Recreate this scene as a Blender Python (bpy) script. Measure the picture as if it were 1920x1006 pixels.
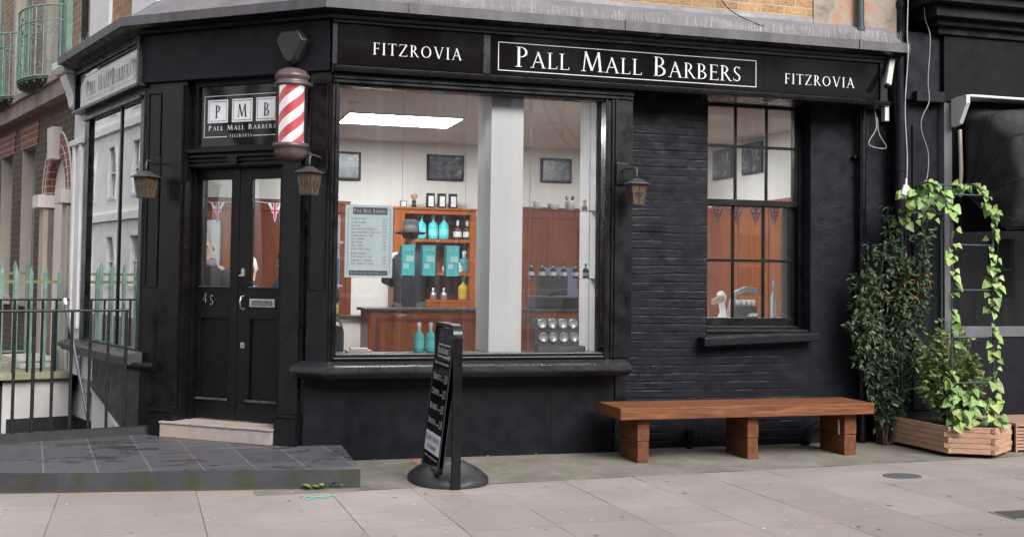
import bpy, bmesh, math, random
from mathutils import Vector, Matrix, noise
R = math.radians
random.seed(7)
S = bpy.context.scene
for o in list(bpy.data.objects): bpy.data.objects.remove(o)

# ------------------------------------------------------------------ camera
TH, PITCH, ROLL, FOC = R(16.4), R(2.37), R(.73), 2130.0
CAM = Vector((-1.1269, -8.8518, 1.45))
r0 = Vector((math.cos(TH), -math.sin(TH), 0)); h0 = Vector((math.sin(TH), math.cos(TH), 0)); zz = Vector((0, 0, 1))
fw = h0*math.cos(PITCH)+zz*math.sin(PITCH); up = -h0*math.sin(PITCH)+zz*math.cos(PITCH)
cr, sr = math.cos(ROLL), math.sin(ROLL)
rgt = r0*cr+up*sr; upp = -r0*sr+up*cr
cd = bpy.data.cameras.new('camera'); cam = bpy.data.objects.new('camera', cd); S.collection.objects.link(cam)
mw = Matrix((rgt, upp, -fw)).transposed().to_4x4(); mw.translation = CAM; cam.matrix_world = mw
cd.sensor_width = 36; cd.lens = 36*FOC/1920; cd.shift_y = -70/1920; cd.clip_end = 500; cd.clip_start = .05
S.camera = cam
# ------------------------------------------------------------------ world, sun, exposure
w = bpy.data.worlds.new('World'); S.world = w; w.use_nodes = True
nt = w.node_tree; bg = nt.nodes['Background']
sky = nt.nodes.new('ShaderNodeTexSky'); sky.sky_type = 'NISHITA'; sky.sun_disc = False
SUN_EL, SUN_ROT = R(38), R(162)
sky.sun_elevation = SUN_EL; sky.sun_rotation = SUN_ROT; sky.dust_density = 3
hs = nt.nodes.new('ShaderNodeHueSaturation'); hs.inputs['Saturation'].default_value = .22
nt.links.new(sky.outputs[0], hs.inputs['Color']); nt.links.new(hs.outputs[0], bg.inputs[0]); bg.inputs[1].default_value = .15
sl = bpy.data.lights.new('sun', 'SUN'); sl.energy = 1.4; sl.angle = R(35); sl.color = (1, .97, .93)
sun = bpy.data.objects.new('sun', sl); S.collection.objects.link(sun)
sd = Vector((math.sin(SUN_ROT)*math.cos(SUN_EL), math.cos(SUN_ROT)*math.cos(SUN_EL), math.sin(SUN_EL)))
sun.rotation_euler = sd.to_track_quat('Z', 'Y').to_euler(); sun.location = (0, -20, 20)
S.view_settings.view_transform = 'Standard'; S.view_settings.look = 'None'
S.view_settings.exposure = 1.1; S.view_settings.gamma = 1; S.view_settings.use_curve_mapping = False
S.render.engine = 'CYCLES'; S.cycles.use_denoising = True; S.cycles.max_bounces = 8
S.cycles.transparent_max_bounces = 16; S.cycles.caustics_reflective = False; S.cycles.caustics_refractive = False
S.cycles.sample_clamp_indirect = 6

# ------------------------------------------------------------------ frames
aB, aC = R(140.6), R(108.2)
dB = Vector((math.cos(aB), math.sin(aB), 0)); nB = Vector((-math.sin(aB), math.cos(aB), 0))*1
nB = Vector((-dB.y, dB.x, 0)); nB = nB if nB.y < 0 else -nB
dC = Vector((math.cos(aC), math.sin(aC), 0)); nC = Vector((-dC.y, dC.x, 0)); nC = nC if nC.x < 0 else -nC
K = Vector((0, 0, 0)); SB = 1.82; KB = dB*SB
def frame(org, d, n): 
    m = Matrix((d, n, zz)).transposed().to_4x4(); m.translation = org; return m
FA = frame(K, Vector((1, 0, 0)), Vector((0, -1, 0)))       # x along, outward, z
FB = frame(K, dB, nB); FC = frame(KB, dC, nC)
FW = Matrix.Identity(4)
def ray(px, py):
    x, y = px-960, py-433
    return rgt*x-upp*y+fw*FOC
def at(px, py, Y):                                         # pixel -> point on the plane at depth Y
    d = ray(px, py); t = (Y-CAM.y)/d.y; return CAM+d*t
def atz(px, py, z):
    d = ray(px, py); t = (z-CAM.z)/d.z; return CAM+d*t

# ------------------------------------------------------------------ materials
MATS = {}
def nmat(name):
    m = bpy.data.materials.new(name); m.use_nodes = True; return m, m.node_tree.nodes, m.node_tree.links, m.node_tree.nodes['Principled BSDF']
def tc(n, l, uv=True, scale=(1, 1, 1), rot=(0, 0, 0)):
    c = n.new('ShaderNodeTexCoord'); mp = n.new('ShaderNodeMapping'); mp.inputs['Scale'].default_value = scale; mp.inputs['Rotation'].default_value = rot
    l.new(c.outputs['UV' if uv else 'Object'], mp.inputs[0]); return mp.outputs[0]
def tex(n, l, vec, scale, detail=5, rough=.6, dist=0):
    t = n.new('ShaderNodeTexNoise'); t.inputs['Scale'].default_value = scale; t.inputs['Detail'].default_value = detail
    t.inputs['Roughness'].default_value = rough; t.inputs['Distortion'].default_value = dist; l.new(vec, t.inputs['Vector']); return t.outputs[0]
def ramp(n, l, f, stops):
    r = n.new('ShaderNodeValToRGB'); e = r.color_ramp.elements
    e[0].position, e[0].color = stops[0][0], (*stops[0][1], 1); e[1].position, e[1].color = stops[-1][0], (*stops[-1][1], 1)
    for p, c in stops[1:-1]:
        k = e.new(p); k.color = (*c, 1)
    l.new(f, r.inputs[0]); return r.outputs[0]
def mixc(n, l, f, a, b, mode='MIX'):
    m = n.new('ShaderNodeMix'); m.data_type = 'RGBA'; m.blend_type = mode
    for s, v in ((m.inputs[0], f), (m.inputs[6], a), (m.inputs[7], b)):
        if hasattr(v, 'links') or hasattr(v, 'is_output'): l.new(v, s)
        elif isinstance(v, (int, float)): s.default_value = v
        else: s.default_value = (*v, 1)
    return m.outputs[2]
def bump(n, l, p, h, st, d=.01):
    b = n.new('ShaderNodeBump'); b.inputs['Strength'].default_value = st; b.inputs['Distance'].default_value = d
    l.new(h, b.inputs['Height']); 
    if p.inputs['Normal'].links: l.new(p.inputs['Normal'].links[0].from_socket, b.inputs['Normal'])
    l.new(b.outputs[0], p.inputs['Normal'])
def mr(n, l, f, a, b, c, d):
    m = n.new('ShaderNodeMapRange'); l.new(f, m.inputs[0])
    for i, v in enumerate((a, b, c, d)): m.inputs[i+1].default_value = v
    return m.outputs[0]
def M(name, col, rough=.5, var=.25, sc=3, bst=.2, bsc=60, metal=0, col2=None, rv=.15, coat=0, spec=.5, uv=False, scale=(1, 1, 1), bd=.004):
    if name in MATS: return MATS[name]
    m, n, l, p = nmat(name); v = tc(n, l, uv, scale)
    f = tex(n, l, v, sc); c2 = col2 or tuple(max(0, x*(1-var)) for x in col); c1 = col if col2 else tuple(min(1, x*(1+var)) for x in col)
    l.new(ramp(n, l, f, [(.32, c2), (.68, c1)]), p.inputs['Base Color'])
    l.new(mr(n, l, tex(n, l, v, sc*2.3), .3, .7, max(.02, rough-rv), min(1, rough+rv)), p.inputs['Roughness'])
    p.inputs['Metallic'].default_value = metal; p.inputs['Coat Weight'].default_value = coat; p.inputs['Specular IOR Level'].default_value = spec
    if bst: bump(n, l, p, tex(n, l, v, bsc), bst, bd)
    MATS[name] = m; return m
def glossblack(name, base, rough, bst=.12, wear=True, spec=.5):
    m, n, l, p = nmat(name); p.inputs['Specular IOR Level'].default_value = spec; v = tc(n, l, False)
    vs = tc(n, l, False, (1, 1, .12))
    c = ramp(n, l, tex(n, l, v, 5), [(.35, tuple(x*.85 for x in base)), (.65, tuple(x*1.2 for x in base))])
    if wear:
        f = mr(n, l, tex(n, l, vs, 26, 6, .75), .70, .80, 0, .5)
        c = mixc(n, l, f, c, (.10, .10, .105))
        f2 = mr(n, l, tex(n, l, v, 55, 3, .5), .77, .79, 0, .8)
        c = mixc(n, l, f2, c, (.33, .32, .30))
    l.new(c, p.inputs['Base Color'])
    l.new(mr(n, l, tex(n, l, v, 7), .3, .7, rough*.7, rough*1.5), p.inputs['Roughness'])
    bump(n, l, p, tex(n, l, v, 22, 6, .7), bst, .004); bump(n, l, p, tex(n, l, vs, 90, 3), bst*.6, .002)
    MATS[name] = m; return m
GLOSS = glossblack('black_gloss_paint', (.0055, .0046, .0062), .27, spec=.38)
MATT = glossblack('black_masonry_paint', (.0054, .0052, .0092), .58, .3, spec=.22)
DOORP = glossblack('black_door_paint', (.0045, .0042, .0045), .32, .08, spec=.3)
PANEL = glossblack('charcoal_panel_paint', (.0048, .0050, .0080), .42, .1, False, .22)
SIGNB = glossblack('sign_glass_black', (.006, .005, .006), .05, .004, False)
RAILM = M('rail_black_paint', (.012, .012, .013), .35, .3, 12, .15, 90)
RUBBER = M('black_rubber', (.018, .018, .019), .5, .3, 6, .3, 120)
DARK = M('dark_void', (.008, .008, .009), .8)
WHITEP = M('white_letter_paint', (.60, .60, .63), .5, .04, 20, 0)
WHITES = M('white_stucco', (.72, .71, .72), .6, .07, 3, .2, 40)
STONE = M('pale_stone', (.52, .47, .44), .8, .2, 4, .4, 50, col2=(.36, .32, .29))
LEAD = M('lead_flashing', (.10, .096, .108), .5, .3, 3, .3, 18, .2, col2=(.055, .052, .06), scale=(3, 3, .5))
LEADL = M('lead_slope', (.19, .185, .20), .5, .25, 2.5, .5, 7, .1, col2=(.105, .102, .115))
IWALL = M('interior_white_wall', (.66, .64, .60), .75, .03, 1, 0)
ICOL = M('interior_white_column', (.92, .93, .94), .7, .02, 1, 0)
ICEIL = M('interior_ceiling', (.66, .645, .63), .85, .03, 1, 0)
IFLOOR = M('interior_floor', (.16, .09, .05), .4, .3, 4)
ALU = M('brushed_metal', (.55, .55, .55), .32, .15, 30, .1, 80, .9)
SAGE = M('sage_green_paint', (.20, .31, .265), .55, .25, 9, .4, 40, col2=(.11, .19, .155))
TEAL = M('teal_packaging', (.05, .48, .50), .45, .08, 6, 0)
TEALD = M('teal_packaging_pattern', (.16, .60, .62), .45, .05, 6, 0)
CREAM = M('cream_stucco', (.60, .565, .52), .8, .1, 1.5, .3, 12)
AMBER = M('amber_lantern_glass', (.115, .070, .032), .4, .25, 18, .3, 60, col2=(.055, .034, .018))
IRON = M('dark_iron', (.045, .04, .042), .5, .3, 20, .3, 80)
BROWNM = M('aged_bronze', (.10, .072, .070), .38, .3, 8, .2, 60, .3)
RED = M('red_print', (.62, .03, .045), .35, .1, 8, 0)
NAVY = M('navy_print', (.02, .03, .12), .6, .1, 8, 0)
SKIN = M('skin', (.52, .31, .235), .55, .12, 14, .1, 60)
COATM = M('dark_navy_cloth', (.008, .009, .014), .95, .3, 9, .4, 70)
DENIM = M('denim_cloth', (.035, .10, .19), .9, .3, 9, .4, 70)
HATM = M('black_felt', (.006, .0055, .0055), 1.0, .3, 14, .4, 90)
def leafm(name, cols, rough=.45):
    m, n, l, p = nmat(name); g = n.new('ShaderNodeNewGeometry'); v = tc(n, l, False)
    c = ramp(n, l, g.outputs['Random Per Island'], [(i/(len(cols)-1), q) for i, q in enumerate(cols)])
    l.new(mixc(n, l, mr(n, l, tex(n, l, v, 60, 3), .4, .7, 0, .35), c, tuple(x*.55 for x in cols[0])), p.inputs['Base Color']); p.inputs['Roughness'].default_value = rough
    bump(n, l, p, tex(n, l, v, 90, 3), .3, .002); MATS[name] = m; return m
LEAFD = leafm('climber_leaf_dark', [(.020, .036, .017), (.045, .075, .03), (.08, .125, .05), (.03, .052, .024)])
LEAFL = leafm('ivy_leaf_light', [(.075, .15, .035), (.15, .27, .055), (.22, .36, .085), (.28, .38, .10), (.12, .22, .05), (.24, .30, .07)])
LEAFS = leafm('shrub_leaf', [(.06, .10, .025), (.14, .20, .05), (.20, .27, .08), (.09, .145, .04)])
LEAFO = M('orange_leaf', (.42, .14, .03), .6, .3, 9, .2, 60)
STEM = M('woody_stem', (.10, .07, .045), .8, .3, 20, .4, 80)
TRELL = M('teal_trellis_coating', (.028, .052, .055), .45, .2, 20, .2, 80)
SOIL = M('potting_soil', (.035, .024, .017), .95, .4, 20, .9, 60, bd=.02)
GREYF = M('grey_frame_paint', (.115, .115, .125), .45, .15, 4, .15, 50)
FABRIC = M('black_awning_fabric', (.016, .016, .018), .8, .3, 4, .5, 14, bd=.02)
GREYM = M('grey_plastic', (.10, .10, .11), .5, .2, 6, .1)
DECKW = M('deck_timber', (.33, .20, .14), .7, .3, 5, .4, 30, scale=(1, 8, 8))
POSTERM = M('pale_blue_poster', (.72, .85, .89), .6, .02, 2, 0)

def wood(name, c1, c2, c3, rough=.45, scale=(1, 14, 14), k=3):
    m, n, l, p = nmat(name); v = tc(n, l, False, scale)
    a = tex(n, l, v, k, 7, .65, .6); b = tex(n, l, v, k*5, 4, .7)
    c = ramp(n, l, a, [(.3, c1), (.52, c2), (.72, c3)]); c = mixc(n, l, mr(n, l, b, .55, .8, 0, .55), c, tuple(x*.45 for x in c2))
    l.new(c, p.inputs['Base Color']); l.new(mr(n, l, b, .3, .7, rough-.1, rough+.2), p.inputs['Roughness']); bump(n, l, p, b, .4, .004); p.inputs['Specular IOR Level'].default_value = .25
    MATS[name] = m; return m
BENCH = wood('bench_timber', (.065, .026, .013), (.170, .064, .027), (.32, .135, .062), .62)
BENCHV = wood('bench_leg_timber', (.075, .028, .013), (.135, .050, .022), (.20, .082, .040), .65, (9, 2, 9), 2)
PLANT = wood('planter_timber', (.30, .165, .10), (.43, .26, .175), (.52, .34, .25), .7, (2.5, 2.5, 22))
IWOOD = wood('orange_panelling', (.20, .048, .008), (.28, .072, .012), (.36, .105, .022), .35, (9, 9, 1))
IWOODD = wood('dark_red_panelling', (.115, .022, .006), (.16, .033, .009), (.21, .05, .015), .35, (9, 9, 1))

def brick(name, cols, mortar, rough=.85, sq=(4.44, 13.3), msize=.02, bst=.8, dirt=None, lay=True):
    m, n, l, p = nmat(name); v = tc(n, l, True)
    nz = n.new('ShaderNodeVectorMath'); nz.operation = 'ADD'
    wob = n.new('ShaderNodeTexNoise'); wob.inputs['Scale'].default_value = 9; l.new(v, wob.inputs['Vector'])
    sc = n.new('ShaderNodeVectorMath'); sc.operation = 'SCALE'; sc.inputs['Scale'].default_value = .012; l.new(wob.outputs[1], sc.inputs[0])
    l.new(v, nz.inputs[0]); l.new(sc.outputs[0], nz.inputs[1])
    b = n.new('ShaderNodeTexBrick'); l.new(nz.outputs[0], b.inputs['Vector']); b.inputs['Scale'].default_value = 1
    b.inputs['Brick Width'].default_value = 1/sq[0]; b.inputs['Row Height'].default_value = 1/sq[1]; b.inputs['Mortar Size'].default_value = msize/2.4
    b.inputs['Mortar Smooth'].default_value = .3; b.inputs['Bias'].default_value = 0
    b.inputs['Color1'].default_value = (0, 0, 0, 1); b.inputs['Color2'].default_value = (1, 1, 1, 1); b.inputs['Mortar'].default_value = (.5, .5, .5, 1)
    base = ramp(n, l, b.outputs['Color'], [(0, cols[0]), (.35, cols[1]), (.65, cols[2]), (1, cols[3])])
    base = mixc(n, l, .55, base, ramp(n, l, tex(n, l, v, 38, 4), [(.3, tuple(x*.45 for x in cols[1])), (.7, tuple(min(1, x*1.5) for x in cols[2]))]))
    c = mixc(n, l, b.outputs['Fac'], base, mortar)
    if dirt: c = mixc(n, l, mr(n, l, tex(n, l, v, 1.6, 5, .7), .45, .7, 0, .65), c, dirt)
    l.new(c, p.inputs['Base Color']); p.inputs['Roughness'].default_value = rough
    inv = n.new('ShaderNodeMath'); inv.operation = 'SUBTRACT'; inv.inputs[0].default_value = 1; l.new(b.outputs['Fac'], inv.inputs[1])
    bump(n, l, p, inv.outputs[0], bst, .008); bump(n, l, p, tex(n, l, v, 70, 4), .35, .004)
    MATS[name] = m; return m
STOCK = brick('london_stock_brick', ((.17, .085, .04), (.30, .165, .075), (.40, .235, .11), (.34, .14, .06)), (.36, .30, .23), dirt=(.12, .08, .055))
BROWNB = brick('brown_sooty_brick', ((.045, .032, .030), (.075, .053, .046), (.10, .07, .058), (.062, .045, .04)), (.15, .125, .11), dirt=(.06, .048, .045))
REDB = brick('red_rubbed_brick', ((.17, .052, .045), (.23, .075, .062), (.20, .065, .055), (.26, .095, .078)), (.48, .36, .32), sq=(9, 13.3), msize=.014)

def plaster():
    m, n, l, p = nmat('weathered_pier_render'); v = tc(n, l, False)
    c = ramp(n, l, tex(n, l, v, 3.5, 7, .7, .4), [(.3, (.14, .11, .09)), (.5, (.30, .25, .205)), (.62, (.33, .17, .10)), (.75, (.55, .53, .50))])
    l.new(c, p.inputs['Base Color']); p.inputs['Roughness'].default_value = .9; bump(n, l, p, tex(n, l, v, 20, 6), .6, .01); return m
PLASTER = plaster()
def paving():
    m, n, l, p = nmat('york_stone_paving'); v = tc(n, l, False)
    g = n.new('ShaderNodeNewGeometry')
    c = ramp(n, l, g.outputs['Random Per Island'], [(0, (.245, .216, .202)), (.5, (.285, .252, .238)), (1, (.312, .278, .260))])
    c = mixc(n, l, mr(n, l, tex(n, l, v, 2.2, 6, .65), .35, .7, 0, .6), c, (.205, .186, .172))
    c = mixc(n, l, mr(n, l, tex(n, l, v, 120, 3, .8), .5, .75, 0, .5), c, (.17, .155, .147))
    c = mixc(n, l, mr(n, l, tex(n, l, v, 17, 3, .5), .725, .745, 0, .8), c, (.50, .48, .455))
    c = mixc(n, l, mr(n, l, tex(n, l, v, 9.3, 3, .5), .715, .74, 0, .6), c, (.13, .12, .112))
    c = mixc(n, l, mr(n, l, tex(n, l, v, .9, 4, .6, .5), .50, .62, 0, .35), c, (.23, .20, .165))
    c = mixc(n, l, mr(n, l, tex(n, l, tc(n, l, False, (1, 3, 1)), 6, 6, .75), .60, .75, 0, .5), c, (.15, .138, .13))
    l.new(c, p.inputs['Base Color']); l.new(mr(n, l, tex(n, l, v, 4), .3, .7, .6, .85), p.inputs['Roughness'])
    bump(n, l, p, tex(n, l, v, 90, 5), .3, .003); return m
PAVE = paving()
def strip():
    m, n, l, p = nmat('old_concrete_strip'); v = tc(n, l, False)
    c = ramp(n, l, tex(n, l, v, 3, 7, .7), [(.3, (.125, .115, .098)), (.6, (.20, .185, .16)), (.8, (.25, .235, .21))])
    c = mixc(n, l, mr(n, l, tex(n, l, v, 2.1, 5, .7), .52, .68, 0, .6), c, (.10, .11, .045))
    c = mixc(n, l, mr(n, l, tex(n, l, v, 28, 3, .5), .70, .73, 0, .8), c, (.42, .38, .31))
    c = mixc(n, l, mr(n, l, tex(n, l, v, 15, 4, .6), .60, .72, 0, .6), c, (.055, .045, .035))
    l.new(c, p.inputs['Base Color']); p.inputs['Roughness'].default_value = .85; bump(n, l, p, tex(n, l, v, 60, 6), .6, .006); return m
STRIP = strip()
JOINT = M('mossy_joint', (.085, .076, .064), .9, .4, 6, .5, 60, col2=(.05, .048, .035))
def slate():
    m, n, l, p = nmat('slate_tile_platform'); v = tc(n, l, False, rot=(0, 0, R(-6.5)) )
    b = n.new('ShaderNodeTexBrick'); l.new(v, b.inputs['Vector']); b.offset = 0; b.inputs['Scale'].default_value = 1
    b.inputs['Brick Width'].default_value = .335; b.inputs['Row Height'].default_value = .62; b.inputs['Mortar Size'].default_value = .006; b.inputs['Mortar Smooth'].default_value = .1
    b.inputs['Color1'].default_value = (.055, .054, .061, 1); b.inputs['Color2'].default_value = (.074, .072, .080, 1); b.inputs['Mortar'].default_value = (.135, .132, .134, 1)
    vs = tc(n, l, False, (1, 2.4, 1)); wet = mr(n, l, tex(n, l, vs, 2.6, 7, .65, .6), .53, .57, 0, 1)
    c = mixc(n, l, wet, b.outputs['Color'], (.022, .022, .026), 'MIX'); c = mixc(n, l, .62, c, b.outputs['Color'])
    c = mixc(n, l, mr(n, l, tex(n, l, v, 24, 5), .55, .8, 0, .5), c, (.10, .098, .095))
    l.new(c, p.inputs['Base Color']); l.new(mr(n, l, wet, 0, 1, .62, .22), p.inputs['Roughness'])
    bump(n, l, p, tex(n, l, v, 50, 5), .25, .003); return m
SLATE = slate()
def kerbf():
    m, n, l, p = nmat('platform_front_concrete'); v = tc(n, l, True)
    c = ramp(n, l, tex(n, l, v, 4, 6, .7), [(.3, (.026, .025, .029)), (.7, (.050, .048, .054))])
    wv = n.new('ShaderNodeTexWave'); wv.wave_type = 'BANDS'; wv.bands_direction = 'X'; l.new(v, wv.inputs['Vector'])
    wv.inputs['Scale'].default_value = .9; wv.inputs['Distortion'].default_value = 3.0; wv.inputs['Detail'].default_value = 3; wv.inputs['Detail Scale'].default_value = 2.5
    f = mr(n, l, wv.outputs[1], .62, .97, 0, .95)
    mm = n.new('ShaderNodeMath'); mm.operation = 'MULTIPLY'; l.new(f, mm.inputs[0]); l.new(mr(n, l, tex(n, l, v, 14), .35, .6, .3, 1), mm.inputs[1])
    c = mixc(n, l, mm.outputs[0], c, (.030, .032, .010))
    sx = n.new('ShaderNodeSeparateXYZ'); l.new(v, sx.inputs[0])
    c = mixc(n, l, mr(n, l, sx.outputs[1], .035, .005, 0, .8), c, (.055, .062, .018))
    l.new(c, p.inputs['Base Color']); p.inputs['Roughness'].default_value = .7; bump(n, l, p, tex(n, l, v, 40, 5), .5, .005); return m
KERBF = kerbf()
def marble():
    m, n, l, p = nmat('rusty_slate_tile_step'); v = tc(n, l, True)
    b = n.new('ShaderNodeTexBrick'); l.new(v, b.inputs['Vector']); b.offset = 0; b.inputs['Scale'].default_value = 1; b.inputs['Brick Width'].default_value = .30; b.inputs['Row Height'].default_value = .4
    b.inputs['Mortar Size'].default_value = .002; b.inputs['Color1'].default_value = (.30, .27, .26, 1); b.inputs['Color2'].default_value = (.40, .34, .31, 1); b.inputs['Mortar'].default_value = (.2, .18, .17, 1)
    c = mixc(n, l, mr(n, l, tex(n, l, v, 7, 7, .7, 1), .52, .68, 0, .75), b.outputs['Color'], (.42, .22, .13))
    c = mixc(n, l, mr(n, l, tex(n, l, v, 16, 6, .7, .6), .5, .75, 0, .6), c, (.50, .46, .43))
    l.new(c, p.inputs['Base Color']); p.inputs['Roughness'].default_value = .55; bump(n, l, p, tex(n, l, v, 40), .2, .003); return m
STEP = marble()
def glass(name, refl=1.0, dirt=.05, tint=(.97, .985, .98)):
    m, n, l, p = nmat(name); n.remove(p); out = n['Material Output']
    tr = n.new('ShaderNodeBsdfTransparent'); tr.inputs[0].default_value = (*tint, 1)
    gl = n.new('ShaderNodeBsdfGlossy'); gl.inputs['Roughness'].default_value = .01
    v = tc(n, l, False); bp = n.new('ShaderNodeBump'); bp.inputs['Strength'].default_value = .025; bp.inputs['Distance'].default_value = .02
    l.new(tex(n, l, v, 1.6, 2), bp.inputs['Height']); l.new(bp.outputs[0], gl.inputs['Normal'])
    fr = n.new('ShaderNodeFresnel'); fr.inputs[0].default_value = 1.5
    mu = n.new('ShaderNodeMath'); mu.operation = 'MULTIPLY'; mu.inputs[1].default_value = refl; l.new(fr.outputs[0], mu.inputs[0])
    mx = n.new('ShaderNodeMixShader'); l.new(mu.outputs[0], mx.inputs[0]); l.new(tr.outputs[0], mx.inputs[1]); l.new(gl.outputs[0], mx.inputs[2])
    df = n.new('ShaderNodeBsdfDiffuse'); df.inputs[0].default_value = (.55, .56, .58, 1)
    vs = tc(n, l, False, (1, 1, .04)); st = mr(n, l, tex(n, l, vs, 16, 5, .6), .35, .8, dirt*.3, dirt*1.6)
    m2 = n.new('ShaderNodeMixShader'); l.new(st, m2.inputs[0]); l.new(mx.outputs[0], m2.inputs[1]); l.new(df.outputs[0], m2.inputs[2])
    l.new(m2.outputs[0], out.inputs[0]); MATS[name] = m; return m
GLASS = glass('shop_window_glass', 1.35, .024, (1, 1, 1)); GLASSD = glass('door_glass', 1.5, .03); GLASSC = glass('side_window_glass', 3.6, .02); GLASSN = glass('neighbour_glass', 1.0, .02, (.35, .35, .36))
CYL = glass('pole_glass', 1.0, .02)
def emit(name, col, s):
    m, n, l, p = nmat(name); p.inputs['Base Color'].default_value = (.8, .8, .8, 1); p.inputs['Emission Color'].default_value = (*col, 1); p.inputs['Emission Strength'].default_value = s
    MATS[name] = m; return m
LIGHTP = emit('light_panel', (.95, .98, 1), 29); SPOTL = emit('downlight_lamp', (1, .95, .88), 120)
def barberstripe():
    m, n, l, p = nmat('barber_pole_stripes'); v = tc(n, l, True); s = n.new('ShaderNodeSeparateXYZ'); l.new(v, s.inputs[0])
    a = n.new('ShaderNodeMath'); a.operation = 'MULTIPLY_ADD'; a.inputs[1].default_value = -6.4; l.new(s.outputs[1], a.inputs[0])
    b = n.new('ShaderNodeMath'); b.operation = 'MULTIPLY'; b.inputs[1].default_value = 3.0; l.new(s.outputs[0], b.inputs[0]); l.new(b.outputs[0], a.inputs[2])
    f = n.new('ShaderNodeMath'); f.operation = 'FRACT'; l.new(a.outputs[0], f.inputs[0])
    g = n.new('ShaderNodeMath'); g.operation = 'GREATER_THAN'; g.inputs[1].default_value = .5; l.new(f.outputs[0], g.inputs[0])
    c = mixc(n, l, g.outputs[0], (.74, .71, .70), (.48, .055, .07)); l.new(c, p.inputs['Base Color']); p.inputs['Roughness'].default_value = .3
    l.new(c, p.inputs['Emission Color']); p.inputs['Emission Strength'].default_value = .34; return m  # stripe colours also glow faintly, added to brighten the whites
STRIPE = barberstripe()
def photo(name, k):
    m, n, l, p = nmat(name); v = tc(n, l, False)
    l.new(ramp(n, l, tex(n, l, v, 5+k, 6, .7, 1.2), [(.35, (.015, .018, .022)), (.5, (.07, .08, .09)), (.62, (.22, .24, .26)), (.75, (.6, .62, .64))]), p.inputs['Base Color']); p.inputs['Roughness'].default_value = .25; return m

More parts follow.
